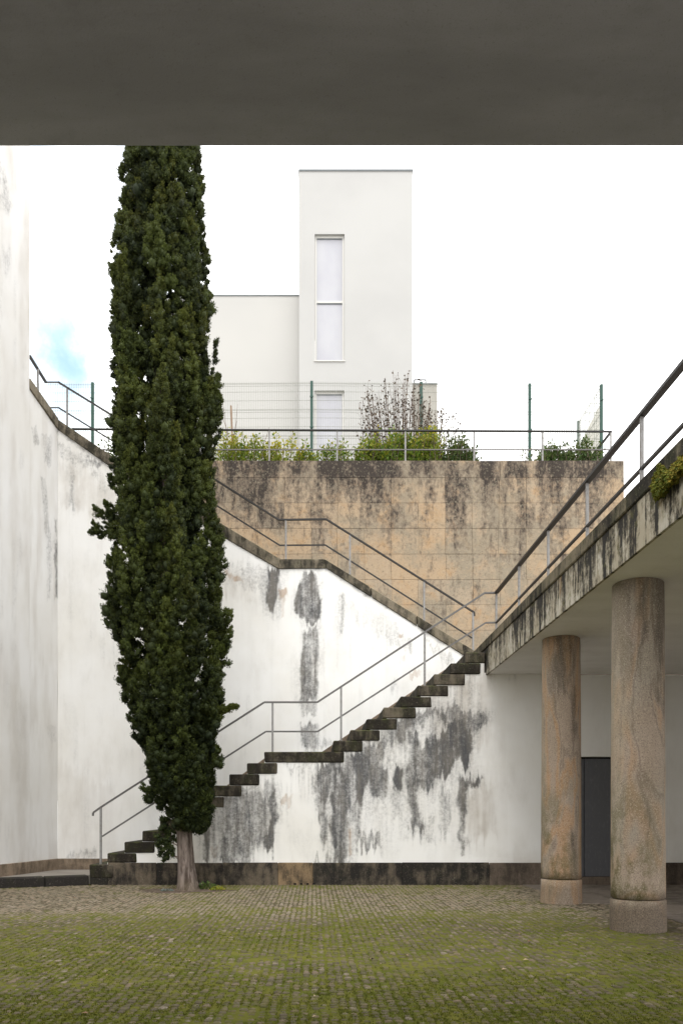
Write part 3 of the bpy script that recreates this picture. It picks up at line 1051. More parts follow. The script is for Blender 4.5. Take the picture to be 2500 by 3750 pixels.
def attrs_stair(P):
    px, py = to_px(P)
    st = stains(px, py, stair_stains, 17, 9, 2)
    # thin grey runs below the stair stones
    up = under_profile(P[:, 0]) - P[:, 2]
    run = smooth01(fbm(px / 13, py / 420, 61, 4, .6), .42, .72) * smooth01(-up, -1.5, -.05) * smooth01(fbm(px / 60, py / 90, 63, 3), .3, .65)
    wash = smooth01(fbm(px / 70, py / 120, 66, 5, .6), .45, .7) * smooth01(px, 1800, 1500)
    st = 1 - (1 - st) * (1 - .42 * run) * (1 - .16 * wash)
    lowfade = stains(px, py, [(.30, [(1300, 2720), (1690, 2480), (1780, 2480), (1740, 2900), (1640, 3000), (1300, 3000)])], 30, 40, 5)
    st = 1 - (1 - st) * (1 - 0.5 * lowfade)
    gr = smooth01(px, 1790, 1900) * (.10 + .3 * fbm(px / 120, py / 160, 33, 4) * 1.0) * .5 + .4 * smooth01(px, 1700, 1850) * smooth01(py, 3090, 3170) * fbm(px / 30, py / 30, 35)
    gr = gr + stains(px, py, [(.5, ZB([(1205, 740), (1420, 760), (1430, 1190), (1200, 1200)])), (.30, ZA([(20, 700), (200, 680), (200, 1190), (20, 1190)])),
                         (.45, [(1540, 2480), (1790, 2480), (1790, 2720), (1700, 2760), (1600, 2700)])], 22, 26, 6)
    ru = stains(px, py, [(.6, ZA([(850, 575), (960, 580), (950, 660), (860, 640)])), (.9, ZA([(1500, 890), (1516, 900), (1512, 980), (1500, 960)])),
                         (.7, ZB([(66, 1170), (84, 1190), (90, 1400), (76, 1400)])), (.5, ZA([(190, 1050), (260, 1060), (250, 1140), (200, 1140)]))], 8, 5, 7)
    return {'stain': st, 'grime': gr, 'rust': ru}


u = np.append(np.arange(-3.45, DX0 - .01, 0.0145), DX0)
v = np.arange(PL_TOP - .03, 3.70, 0.0145)
core = ([(-3.4, YW + .01, -.02), (2.8, YW + .01, -.02), (2.8, YB - .02, -.02), (-3.4, YB - .02, -.02), (-3.4, YW + .01, .25), (2.8, YW + .01, 3.4), (2.8, YB - .02, 3.4), (-3.4, YB - .02, .25)],
        [(0, 3, 2, 1), (4, 5, 6, 7), (1, 2, 6, 5), (2, 3, 7, 6), (3, 0, 4, 7)])
relief = lambda a, b_: (fbm(a * 1.3, b_ * 1.3, 12, 4) - .5) * .02
wall_grid("plaster_face", u, v, lambda a, b_: np.stack([a, YW + relief(a, b_), b_], 1), lambda a, b_: b_ < under_profile(a), attrs_stair, M_PLASTER, courtyard_wall, extra=core)
# sheltered part behind the columns, with the opening of the door
DX0, DX1, DZ0, DZ1 = 4.26, 5.46, Zp(3211, YW), Zp(2771, YW)


def attrs_shel(P):
    px, py = to_px(P)
    gr = 0.10 + 0.25 * fbm(px / 120, py / 160, 33, 4) + 0.25 * smooth01(py, 3060, 3160) * fbm(px / 30, py / 30, 35)
    st = stains(px, py, [(.22, [(1770, 2480), (1960, 2480), (1960, 2540), (1850, 2520)])], 20, 20, 3)
    return {'stain': st, 'grime': gr * .6, 'rust': np.zeros(len(P))}


u = np.concatenate([[DX0], np.arange(DX0 + .04, DX1, .04), [DX1], np.arange(DX1 + .04, 8.0, 0.06)])
v = np.concatenate([np.arange(PL_TOP - .03, DZ1, 0.04), [DZ1], np.arange(DZ1 + .04, 3.53, 0.04)])
wall_grid("sheltered_plaster_face", u, v, lambda a, b_: np.stack([a, YW + relief(a, b_), b_], 1), lambda a, b_: ~((a > DX0) & (a < DX1) & (b_ < DZ1)), attrs_shel, M_PLASTER, courtyard_wall,
          extra=([(2.81, YW + .25, -.02), (8, YW + .25, -.02), (8, YW + .25, 3.5), (2.81, YW + .25, 3.5)], [(0, 1, 2, 3)]))
# reveal of the door opening
b = MB()
b.box((DX0 - .06, YW + .012, -.02), (DX0, YW + .24, DZ1 + .06)); b.box((DX1, YW + .012, -.02), (DX1 + .06, YW + .24, DZ1 + .06)); b.box((DX0, YW + .012, DZ1), (DX1, YW + .24, DZ1 + .06))
b.build("door_reveal", M_PLASTER_CREAM, courtyard_wall)
# plinth stones
for x0, x1, mt in [(Xp(331, YW), Xp(396, YW), M_PLINTH), (Xp(396, YW), Xp(575, YW), M_PLINTH), (Xp(575, YW), Xp(815, YW), M_PLINTH), (Xp(815, YW), Xp(1018, YW), M_PLINTH), (Xp(1018, YW), Xp(1146, YW), M_PLINTH_TAN),
                   (Xp(1146, YW), Xp(1470, YW), M_PLINTH), (Xp(1470, YW), Xp(1790, YW), M_PLINTH), (Xp(1790, YW), DX0 - .002, M_PLINTH_BROWN), (DX1 + .002, 6.6, M_PLINTH_BROWN), (6.6, 8.0, M_PLINTH_BROWN)]:
    b = MB()
    b.box((x0 + .002, YW - .028, -.03), (x1 - .002, YW + .2, (PL_TOP if x0 > -3.6 else .15) + random.uniform(-.003, .003)), .010, .002)
    b.build("plinth_stone", mt, courtyard_wall)
b = MB()
b.box((DX0, YW - .02, -.03), (DX1, YW + .2, DZ0 - .004), .012)
b.build("door_step", M_PLINTH_BROWN, courtyard_wall)
for k in range(4):
    xx = Xp(1080 + k * 23, YW)
    b = MB()
    b.box((xx - .022, YW - .031, .002), (xx + .022, YW - .026, .03))
    b.build("weep_hole", M_BLACK, courtyard_wall)
door = empty("door", (DX0 + .6, YW + .1, DZ0))
door.parent = courtyard_wall
door.location = Vector((DX0 + .6, YW + .1, DZ0)) - courtyard_wall.location
JX = Xp(2144, YW)
b = MB(); b.box((DX0 + .001, YW + .09, DZ0), (JX - .006, YW + .13, DZ1 - .03), .003); b.build("side_panel", M_DOOR, door)
b = MB(); b.box((JX + .006, YW + .09, DZ0), (DX1 - .03, YW + .13, DZ1 - .03), .003); b.build("door_leaf", M_DOOR, door)
b = MB(); b.box((DX0, YW + .135, DZ0 - .004), (DX1, YW + .16, DZ1)); b.build("door_backing", M_BLACK, door)
b = MB(); b.box((DX1 - .14, YW + .03, DZ0 + .98), (DX1 - .12, YW + .09, DZ0 + 1.0)); b.box((DX1 - .24, YW + .03, DZ0 + .98), (DX1 - .12, YW + .045, DZ0 + 1.0)); b.build("door_handle", M_RAIL, door)

# =================================================================== lower staircase
stair = empty("stone_staircase", (-3.6, YW + .8, 0), "dark granite staircase climbing to the right along the white wall", "stairs")
Y0S, Y1S = YW - .018, YB - .006


def step(x0, x1, zt, th=TH - .003, name="step", y0=Y0S):
    b = MB()
    j = lambda s: random.uniform(-s, s)
    b.hexa([(x0 + j(.006), y0 + j(.006), zt - th), (x1 + j(.006), y0 + j(.006), zt - th), (x1, Y1S, zt - th), (x0, Y1S, zt - th),
            (x0 + j(.006), y0 + j(.006), zt + j(.004)), (x1 + j(.006), y0 + j(.006), zt + j(.004)), (x1, Y1S, zt), (x0, Y1S, zt)], .016, .002)
    return b.build(name, M_STEP, stair)


lx0 = step_pts[0]
step(lx0[0], lx0[0] + .40, lx0[1], th=lx0[1] - ZP + .04, y0=YW - .035)
for i in range(1, 10):
    lx, tz = step_pts[i]
    step(lx, lx + .29 + .21 + random.uniform(-.015, .015), tz, th=(tz - PL_TOP - .002) if i == 1 else TH - .003)
lx, tz = step_pts[10]
step(lx, Xp(1260, YW), tz, name="landing_slab")
for lx, tz, rx in stepB:
    step(lx, rx, tz)
# upper landing behind the last step
b = MB()
b.box((stepB[-1][0] + .03, YB - .004, 3.45), (6.3, 17.38, stepB[-1][1]), .01)
b.box((2.9, YW + .01, 3.54), (6.3, YB - .006, stepB[-1][1] - .004), .01)
b.build("upper_landing", M_SKIRT, stair)
# granite skirting on the wall behind the flights
sk = [(step_pts[0][0] + .28, step_pts[0][1] + .05), (step_pts[10][0] - .03, step_pts[10][1] + .04), (step_pts[10][0] + .02, step_pts[10][1] + .015), (stepB[0][0] - .25, step_pts[10][1] + .015)]
sk += [(stepB[-1][0] + .03, stepB[-1][1] + .07)]
sk[3] = (stepB[0][0] - .32, stepB[0][1] - .182 + .02)
for (xa, za), (xb, zb) in zip(sk[:-1], sk[1:]):
    n_ = max(1, int((xb - xa) / 0.9))
    for k in range(n_):
        f0, f1 = k / n_, (k + 1) / n_
        x0, x1 = xa + (xb - xa) * f0, xa + (xb - xa) * f1
        z0, z1 = za + (zb - za) * f0, za + (zb - za) * f1
        b = MB()
        b.hexa([(x0, YB - .03, z0 - .4), (x1, YB - .03, z1 - .4), (x1, YB + .01, z1 - .4), (x0, YB + .01, z0 - .4), (x0, YB - .03, z0), (x1, YB - .03, z1), (x1, YB + .01, z1), (x0, YB + .01, z0)], .003)
        b.build("skirting_stone", M_SKIRT, stair)

# =================================================================== parapet wall of the upper flight
parapet = empty("parapet_wall", (-1, YB, 0), "white stained parapet wall with sloping grey stone coping behind the lower stairs", "wall")
low_px = [(204, 1573), (419, 1719.5), (835, 1977), (1018.6, 2083.5), (1193.6, 2082), (1696, 2400), (1745, 2431)]
top_px = [(204, 1536), (419, 1676), (832, 1931), (1027, 2049), (1188, 2049), (1692, 2358), (1741, 2388)]
lowW = [(Xp(a, YB), Zp(c_, YB)) for a, c_ in low_px]
topW = [(Xp(a, YB), Zp(c_, YB)) for a, c_ in top_px]
COR = Vector((-4.75, YB, 0))
lowW[0] = (COR.x, lowW[0][1]); topW[0] = (COR.x, topW[0][1])
T5 = lambda pts: zoomed(700, 2000, .7015, pts)
T1 = lambda pts: zoomed(0, 1200, .574, pts)
par_stains = [
    (.9, T5([(405, 132), (456, 134), (452, 180), (443, 270), (430, 330), (405, 280), (407, 200)])),
    (1.0, T5([(403, 130), (456, 132), (452, 180), (445, 270), (430, 350), (418, 340), (402, 290), (405, 200)])),
    (.85, T5([(590, 130), (640, 135), (650, 200), (680, 270), (670, 380), (640, 412), (600, 390), (550, 350), (545, 270), (570, 200)])),
    (.75, T5([(600, 430), (650, 430), (662, 520), (655, 640), (660, 800), (580, 800), (572, 650), (585, 500)])),
    (.50, T5([(575, 810), (655, 815), (650, 880), (580, 880)])),
    (.68, T5([(570, 930), (660, 930), (670, 1000), (640, 1060), (570, 1010)])),
    (.45, T5([(780, 270), (795, 270), (792, 430), (782, 430)])),
    (.22, T5([(180, 80), (420, 130), (420, 250), (300, 230), (180, 180)])),
    (.22, T5([(800, 300), (1000, 350), (1100, 420), (1140, 560), (900, 420)])),
    (.35, T5([(1130, 500), (1146, 500), (1142, 570), (1132, 570)])),
    (.60, T5([(1044, 740), (1052, 700), (1056, 720), (1050, 770)])),
    (.35, T5([(600, 1040), (740, 1030), (740, 1070), (600, 1070)])),
    (.35, T5([(1230, 500), (1300, 540), (1380, 600), (1350, 620)])),
    (.55, T1([(560, 815), (690, 880), (640, 885), (575, 850)])),
    (.30, T1([(360, 740), (420, 760), (600, 860), (560, 900), (380, 840)])),
    (.40, T1([(452, 930), (468, 930), (470, 1140), (456, 1140)])),
    (.20, T1([(640, 930), (680, 960), (670, 1060), (630, 1040)])),
    (.30, T1([(590, 910), (620, 915), (615, 940), (580, 935)])),
    (.40, [(250, 3125), (350, 3120), (350, 3140), (250, 3140)]),
]


def attrs_par(P):
    px, py = to_px(P)
    st = stains(px, py, par_stains, 11, 8, 12)
    st = 1 - (1 - st) * (1 - .13 * smooth01(fbm(px / 50, py / 130, 67, 5, .6), .46, .7)) * (1 - .10 * smooth01(fbm(px / 12, py / 380, 68, 4), .5, .75))
    # thin dirty line under the coping
    lz = np.interp(P[:, 0], [a for a, _ in lowW], [c_ for _, c_ in lowW])
    dd = lz - P[:, 2]
    fr = smooth01(dd, 0.16, 0.0) * smooth01(fbm(px / 30, py / 30, 40, 3), 0.35, 0.75) * 0.5
    st = np.maximum(st, fr)
    gr = stains(px, py, [(.35, T5([(170, 130), (280, 170), (310, 260), (170, 230)])), (.30, [(230, 1700), (420, 1800), (420, 1900), (230, 1850)]), (.2, [(215, 2800), (420, 2900), (420, 3140), (215, 3140)])], 20, 22, 15)
    ru = stains(px, py, [(.75, T5([(175, 120), (260, 165), (270, 190), (180, 150)])), (1.0, T5([(455, 225), (490, 228), (498, 255), (465, 265)])), (.5, T5([(462, 260), (485, 262), (478, 370), (466, 370)])),
                         (.55, T5([(1145, 655), (1200, 655), (1195, 685), (1145, 695)])), (.9, T5([(1082, 455), (1098, 455), (1098, 470), (1084, 472)])), (.4, T5([(1085, 575), (1115, 575), (1115, 605), (1090, 605)]))], 6, 5, 17)
    gr2 = smooth01(-P[:, 0], 2.0, 4.6) * 0.10
    return {'stain': st, 'grime': np.clip(gr + gr2, 0, 1), 'rust': ru}


lowx = np.array([a for a, _ in lowW]); lowz = np.array([c_ for _, c_ in lowW])
u = np.arange(COR.x, 2.96, 0.0165)
v = np.arange(.1, 8.45, 0.0165)


def par_keep(a, b_):
    k = b_ < np.interp(a, lowx, lowz) + .03
    # hidden behind the stair stones: drop far below the steps
    sx = np.array([step_pts[0][0], step_pts[10][0], stepB[0][0] - .3, stepB[-1][0]])
    sz = np.array([step_pts[0][1], step_pts[10][1], step_pts[10][1], stepB[-1][1]]) - .6
    return k & (b_ > np.where(a < sx[0], -1, np.interp(a, sx, sz)))


back_poly_v = [(COR.x, YB + .3, 0), (2.95, YB + .3, 0), (2.95, YB + .3, lowz[-1]), (lowx[4], YB + .3, lowz[4]), (lowx[3], YB + .3, lowz[3]), (COR.x, YB + .3, lowz[0])]
wall_grid("plaster_face", u, v, lambda a, b_: np.stack([a, YB + (fbm(a * .9, b_ * .9, 22, 4) - .5) * .024, b_], 1), par_keep, attrs_par, M_PLASTER, parapet,
          extra=(back_poly_v, [(0, 1, 2, 3), (0, 3, 4, 5)]))
# coping stones of the sloping parapet
cuts = []
for k in range(len(lowW) - 1):
    (xa, za), (xb, zb) = lowW[k], lowW[k + 1]
    (ta, sa), (tb, sb) = topW[k], topW[k + 1]
    n_ = max(1, round((xb - xa) / 1.0))
    for i in range(n_):
        f0, f1 = i / n_, (i + 1) / n_ - (.005 if i < n_ - 1 else 0)
        lp = lambda a, c_, f: a + (c_ - a) * f
        p0, p1 = (lp(xa, xb, f0), lp(za, zb, f0)), (lp(xa, xb, f1), lp(za, zb, f1))
        q0, q1 = (lp(ta, tb, f0), lp(sa, sb, f0)), (lp(ta, tb, f1), lp(sa, sb, f1))
        y0, y1 = YB - .03, YB + .33
        b = MB()
        b.hexa([(p0[0], y0, p0[1]), (p1[0], y0, p1[1]), (p1[0], y1, p1[1]), (p0[0], y1, p0[1]), (q0[0], y0, q0[1]), (q1[0], y0, q1[1]), (q1[0], y1, q1[1]), (q0[0], y1, q0[1])], .010, .003)
        b.build("coping_stone", M_COPING, parapet)
# short return of the parapet towards the tall house on the left
WD = Vector((-.21, -1, 0))
ENDW = COR + WD * (YB - 14.63)


def wline(y):
    return COR.x - .21 * (YB - y)


zl0, zl1 = lowW[0][1], Zp(1424, 14.63)
zt0, zt1 = topW[0][1], Zp(1385, 14.63)


def attrs_ret(P):
    px, py = to_px(P)
    st = stains(px, py, [(.45, T1([(205, 640), (235, 640), (245, 750), (225, 760)])), (.40, T1([(270, 680), (330, 690), (325, 900), (280, 850)])), (.42, T1([(262, 950), (290, 960), (325, 1380), (305, 1400)])),
                         (.35, T1([(300, 1400), (330, 1400), (320, 1740), (308, 1740)])), (.85, T1([(355, 1380), (372, 1380), (370, 1500), (366, 1740), (358, 1740)])), (.6, T1([(356, 1240), (366, 1240), (366, 1380), (358, 1380)])),
                         (.30, T1([(160, 400), (180, 400), (180, 500), (165, 500)])), (.25, [(170, 2650), (205, 2650), (205, 2720), (190, 2720)])], 7, 5, 25)
    gr = 0.25 * smooth01(fbm(px / 20, py / 200, 44, 4), .4, .75)
    return {'stain': st * .9, 'grime': gr, 'rust': np.zeros(len(P))}


u = np.linspace(14.60, YB, 62)
v = np.arange(.1, 8.72, 0.018)
wall_grid("return_plaster_face", u, v, lambda a, b_: np.stack([COR.x - .21 * (YB - a) + (fbm(a * 2, b_ * .9, 23, 3) - .5) * .012, a, b_], 1),
          lambda a, b_: b_ < zl1 + (zl0 - zl1) * (a - 14.63) / (YB - 14.63) + .03, attrs_ret, M_PLASTER_GREY, parapet)
b = MB()
e_, c0 = ENDW, COR
nrm = Vector((1, -.21, 0)).normalized()
A0, A1 = e_ + nrm * .03, c0 + nrm * .03 + Vector((0, -.03, 0))
B0, B1 = e_ - nrm * .32, c0 - nrm * .32
b.hexa([(B0.x, B0.y, zl1), (A0.x, A0.y, zl1), (A1.x, A1.y, zl0), (B1.x, B1.y, zl0), (B0.x, B0.y, zt1), (A0.x, A0.y, zt1), (A1.x, A1.y, zt0), (B1.x, B1.y, zt0)], .008, .002)
b.build("coping_stone", M_COPING, parapet)
# plinth stones along both
pz = Zp(3144, YB)
for x0, x1 in ((COR.x + .02, -3.95), (-3.945, step_pts[0][0] + .3)):
    b = MB(); b.box((x0, YB - .035, .1), (x1, YB + .05, pz), .008, .002); b.build("plinth_stone", M_SKIRT, parapet)
for ya, yb in ((14.64, YB),):
    b = MB()
    o_ = .035
    b.hexa([(wline(ya) - .1, ya, .1), (wline(ya) + o_, ya, .1), (wline(yb) + o_, yb, .1), (wline(yb) - .1, yb, .1), (wline(ya) - .1, ya, pz), (wline(ya) + o_, ya, pz), (wline(yb) + o_, yb, pz), (wline(yb) - .1, yb, pz)], .006)
    b.build("plinth_stone", M_SKIRT, parapet)

# tall house wall at the left edge
house = empty("tall_white_house", (ENDW.x, ENDW.y, 0), "tall greyish white house wall at the left edge of the courtyard", "building")


def attrs_house(P):
    px, py = to_px(P)
    Z = zoomed
    q = lambda pts: Z(0, 550, .489, pts)
    st = stains(px, py, [(.55, q([(0, 30), (20, 100), (45, 280), (60, 300), (75, 440), (60, 450), (0, 340), (10, 250), (0, 200)])), (.35, q([(20, 750), (80, 740), (90, 880), (40, 930), (15, 850)])), (.22, q([(0, 1000), (40, 1000), (40, 1260), (0, 1260)])),
                         (.18, q([(160, 1560), (215, 1640), (200, 1900), (185, 1900)])), (.2, [(20, 2500), (40, 2500), (35, 2600), (22, 2600)]), (.2, [(60, 2560), (90, 2580), (85, 2900), (70, 2900)]), (.15, [(105, 2700), (118, 2700), (116, 2900), (106, 2900)])], 14, 16, 27)
    gr = 0.34 * smooth01(fbm(px / 30, py / 260, 46, 5), .38, .75) + .04
    st = np.maximum(st, .24 * smooth01(fbm(px / 22, py / 160, 47, 5), .5, .75))
    return {'stain': st * .8, 'grime': gr, 'rust': np.zeros(len(P))}


u = np.concatenate([[2.0, 6.0, 9.0], np.arange(11.0, 14.63, .05), [14.63]])
v = np.concatenate([np.arange(.1, 13.2, .05), [15.0]])
rl = lambda a, b_: .012 + (fbm(a * 1.2, b_ * .6, 24, 3) - .5) * .02
wall_grid("house_wall", u, v, lambda a, b_: np.stack([COR.x - .21 * (YB - a) + rl(a, b_), a, b_], 1), lambda a, b_: b_ > -9, attrs_house, M_PLASTER_GREY, house,
          extra=([(ENDW.x + .01, 14.63, .1), (ENDW.x - 6, 14.63 + 1.2, .1), (ENDW.x - 6, 14.63 + 1.2, 15), (ENDW.x + .01, 14.63, 15), (wline(2) + .01, 2, 15), (-14, 2, 15)], [(0, 1, 2, 3), (3, 2, 5, 4)]))
y = 14.63
while y > 3:
    y2 = y - random.uniform(1.1, 1.5)
    b = MB()
    b.hexa([(wline(y2) - .1, y2, .1), (wline(y2) + .045, y2, .1), (wline(y) + .045, y - .006, .1), (wline(y) - .1, y - .006, .1), (wline(y2) - .1, y2, pz), (wline(y2) + .045, y2, pz), (wline(y) + .045, y - .006, pz), (wline(y) - .1, y - .006, pz)], .006)
    b.build("plinth_stone", M_SKIRT, house)
    y = y2

# =================================================================== stone retaining wall
SW = 17.4
swall = empty("stone_retaining_wall", (0.4, SW, 3.5), "high tan granite block wall behind the upper stairs, blackened along its top", "wall")
SWX0, SWX1 = -5.6, Xp(2283, SW)
rows_px = [1687, 1749, 1842, 1935, 2029, 2122, 2215, 2308, 2401, 2494]
zs = [Zp(p_, SW) for p_ in rows_px]
b = MB()
b.box((SWX0, SW + .012, 3.4), (SWX1 - .02, SW + .6, zs[0] - .01))
b.build("wall_core", M_JOINT, swall)
joints = {  # vertical joints seen in the photograph (photo px), per course
    0: [845, 955, 1236, 1436, 1573, 1628, 1755, 1830, 1950, 2022, 2210],
    1: [860, 1042, 1236, 1334, 1432, 1532, 1628, 1730, 1828, 1925, 2020, 2110, 2210],
    2: [944, 1040, 1138, 1236, 1432, 1531, 1630, 1727, 1825, 1925, 2022, 2118, 2212],
    3: [944, 1042, 1140, 1234, 1333, 1430, 1532, 1630, 1728, 1824, 1925, 2060, 2200],
    4: [900, 1040, 1140, 1237, 1334, 1432, 1632, 1730, 1828, 1926, 2030],
    5: [1042, 1238, 1335, 1434, 1530, 1631, 1732, 1830, 1930],
    6: [1140, 1238, 1336, 1434, 1532, 1632, 1732, 1816, 1932],
    7: [1240, 1336, 1434, 1534, 1632, 1734, 1816],
    8: [1240, 1436, 1632, 1740],
}
for r_ in range(9):
    js = [Xp(j, SW) for j in joints[r_]]
    x = js[0] - .55
    pre = []
    while x > SWX0:
        pre.append(x); x -= random.uniform(.5, .9)
    post = []
    x = js[-1] + .8
    while x < SWX1 - .3:
        post.append(x); x += .75
    xs = [SWX0] + sorted(pre) + js + post + [SWX1]
    xs = sorted(set(xs))
    for xa, xb in zip(xs[:-1], xs[1:]):
        if xb - xa < .05: continue
        b = MB()
        pr = random.uniform(-.004, .003)
        g_ = .0018
        b.box((xa + g_, SW + pr, zs[r_ + 1] + g_), (xb - g_, SW + .3 if xb < SWX1 - .01 else SW + .6, zs[r_] - g_ + (g_ if r_ == 0 else 0)), .0035, .001)
        o = b.build("stone", M_STONE, swall)

# =================================================================== portico roof
XF = 2.855
ZS, ZC0, ZC1 = 3.505, 3.93, 4.075
portico = empty("portico_roof", (4.5, 8.5, ZS), "concrete roof of the covered walk with black streaked edge, carried by two columns", "roof")
b = MB()
b.box((XF + .032, 2.96, ZS), (6.6, YW - .004, 3.83))
b.build("roof_slab", M_SOFFIT_PALE, portico)
b = MB()
b.box((XF, 2.96, ZS - .012), (XF + .03, YW + 1.0, ZC0 - .003))
b.box((XF + .031, YW + .012, 3.84), (XF + .28, YW + 1.0, ZC0 - .003))
b.build("fascia", M_FASCIA, portico)
y = 15.0
while y > 3:
    y2 = max(y - random.uniform(1.35, 1.6), 2.97)
    b = MB()
    b.box((XF - .022, y2 + .004, ZC0), (XF + .30, y - .004, ZC1 + random.uniform(-.003, .003)), .010, .002)
    b.build("coping_stone", M_COPE_DARK, portico)
    y = y2
b = MB()
b.box((XF + .31, 2.96, 3.835), (6.6, YW - .004, 3.86))
b.build("roof_paving", M_SLABS, portico)
# overhang and unseen side walls, the right one set close to bounce light
gal = empty("gallery_building", (1.5, -2.5, 0), "gallery overhang with unseen side walls, the right one set to bounce light", "building")
b = MB()
b.box((6.35, 9.2, -.02), (6.6, YW - .01, ZS)); b.build("unseen_side_wall", M_PLASTER_CREAM, gal)
b = MB()
b.box((-9.5, -4, -.02), (-9.2, 2, 4.1)); b.build("unseen_side_wall", M_PLASTER_CREAM, gal)
b = MB()
YO = F * (ZS - EYE) / (CY - 536.5)
b.box((-9.5, -4.0, ZS), (8.0, YO, 4.1), .004)
b.build("overhang_slab", M_SOFFIT, gal)

# columns
for k, (cx_, cy_, r_) in enumerate(COLS):
    lab = ["farther granite column under the roof edge, left of the door, with orange veining", "nearer granite column under the roof edge, right of the door, grey speckled and mossy at the foot"][k]
    o = empty("granite_column", (cx_, cy_, 0), lab, "column", "round granite columns of the covered walk")
    JZ = .318
    n = 64
    def lathe(prof):
        V = []; Fq = []
        for i, (rr, z) in enumerate(prof):
            for a in range(n):
                th = 2 * math.pi * a / n
                q_ = rr + .003 * math.sin(3 * th + k) + random.uniform(-.0012, .0012)
                V.append((cx_ + q_ * math.cos(th), cy_ + q_ * math.sin(th), z))
        for i in range(len(prof) - 1):
            for a in range(n):
                a2 = (a + 1) % n
                Fq.append((i * n + a, i * n + a2, (i + 1) * n + a2, (i + 1) * n + a))
        b = MB(); b.raw(V, Fq)
        return b
    prof = [(r_ - .02, JZ + .002), (r_, JZ + .012)] + [(r_ - .006 * (i / 30) ** 1.4 * 2.2, JZ + .02 + (ZS - .03 - JZ) * i / 30) for i in range(1, 30)] + [(r_ - .016, ZS - .012), (r_ - .03, ZS)]
    lathe(prof).build("shaft", M_COLUMNS[k], o, True)
    prof = [(r_ + .012, -.03), (r_ + .010, .1), (r_ + .008, .2), (r_ + .006, JZ - .012), (r_ - .01, JZ - .003), (.0, JZ - .003)]
    lathe(prof).build("base_drum", M_COLUMNS[k], o, True)

# =================================================================== railings
def rail_run(name, pts, mt, parent, wd=.04, ht=.028):
    b = MB()
    for p_, q_ in zip(pts[:-1], pts[1:]):
        b.bar(p_, q_, wd, ht)
    return b.build(name, mt, parent)


YR = YW + .1
r1 = empty("stair_railing", W(370, 3160, YR), "grey steel railing rising along the open side of the lower stairs", "railing")
rail_run("handrail", [W(341, 2988, YR), W(342, 2976, YR), W(370, 2956, YR), W(968, 2571.7, YR), W(1161.6, 2571.7, YR), W(1773, 2171.9, YR), W(1812, 2171, YR)], M_RAIL, r1)
rail_run("lower_rail", [W(375, 3063, YR), W(973.6, 2679, YR), W(1163, 2679, YR), W(1777, 2280.6, YR), W(1812, 2280, YR)], M_RAIL, r1, .024, .026)
for px_, pt, pb in ((370, 2956, 3166), (998, 2573, 2753), (1248.6, 2518, 2713), (1554, 2320, 2510)):
    b = MB(); b.bar(W(px_, pt, YR), W(px_, pb + 2, YR), .034, .034, (0, 1, 0)); b.build("post", M_POST, r1)

XR = Xp(1816, YR)
ZR, ZRL = Zp(2171, YR), Zp(2280, YR)
r2 = empty("roof_edge_railing", (XR, 9, ZC1), "steel railing, its underside shade put into a dark colour, running along the edge of the portico roof", "railing")
b = MB(); b.bar((XR, YR, ZR), (XR, 3.0, ZR), .066, .03); b.build("handrail", M_RAIL_DARK, r2)
b = MB(); b.bar((XR, YR, ZRL), (XR, 3.0, ZRL), .03, .026); b.build("lower_rail", M_RAIL_DARK, r2)
for k in range(8):
    y = YR - 1.565 * k
    if y < 3: break
    b = MB(); b.bar((XR, y, ZR - .015), (XR, y, ZC1 - .002), .03, .03, (0, 1, 0)); b.build("post", M_POST, r2)

YU = YB + .12
r3 = empty("upper_stair_railing", W(1150, 2060, YU), "thin grey railing on the sloping parapet coping, behind the cypress", "railing")
pl_ = [W(109, 1303, 14.66), W(169, 1400, 15.3), W(215, 1400, YU), W(408, 1519, YU), W(803, 1766, YU), W(1021, 1904, YU), W(1194, 1901.6, YU), W(1735, 2243, YU), W(1736, 2256, YU)]
rail_run("handrail", pl_, M_RAIL_DARK, r3, .05, .026)
rail_run("lower_rail", [W(178, 1493, 15.35), W(215, 1493, YU), W(410, 1613, YU), W(815, 1865, YU), W(1024, 1997, YU), W(1191, 1996, YU), W(1728, 2337, YU)], M_RAIL_DARK, r3, .022, .024)
for px_, pt, pb, yy in ((139.5, 1352, 1445, 14.95), (247, 1420, 1570, YU), (1046.7, 1904, 2050, YU), (1281, 1958, 2106, YU), (1552, 2129, 2275, YU), (1731, 2243, 2386, YU), (640, 1664, 1815, YU)):
    b = MB(); b.bar(W(px_, pt, yy), W(px_, pb, yy), .032, .032, (0, 1, 0)); b.build("post", M_POST, r3)

YT = SW + .15
r4 = empty("terrace_railing", W(1400, 1690, YT), "horizontal dark railing on top of the stone wall, in front of the shrubs", "railing")
zt_, zl_ = Zp(1572, YT), Zp(1647, YT)
xa, xb = Xp(265, YT), Xp(2236, YT)
rail_run("handrail", [(xa, YT, zt_), (xb, YT, zt_ - .05), (xb, YT + 1.2, zt_ - .05)], M_RAIL_DARK, r4, .05, .026)
rail_run("lower_rail", [(xa, YT, zl_), (xb, YT, zl_), (xb, YT + 1.2, zl_)], M_RAIL, r4, .022, .022)
for px_ in (488, 737, 986, 1234, 1483.5, 1734.8, 1985, 2235):
    xx = Xp(px_, YT)
    b = MB(); b.bar((xx, YT, zt_ - .02 - .04 * (px_ > 1500)), (xx, YT, zs[0] - .01), .034, .02, (0, 1, 0)); b.build("post", M_POST, r4)

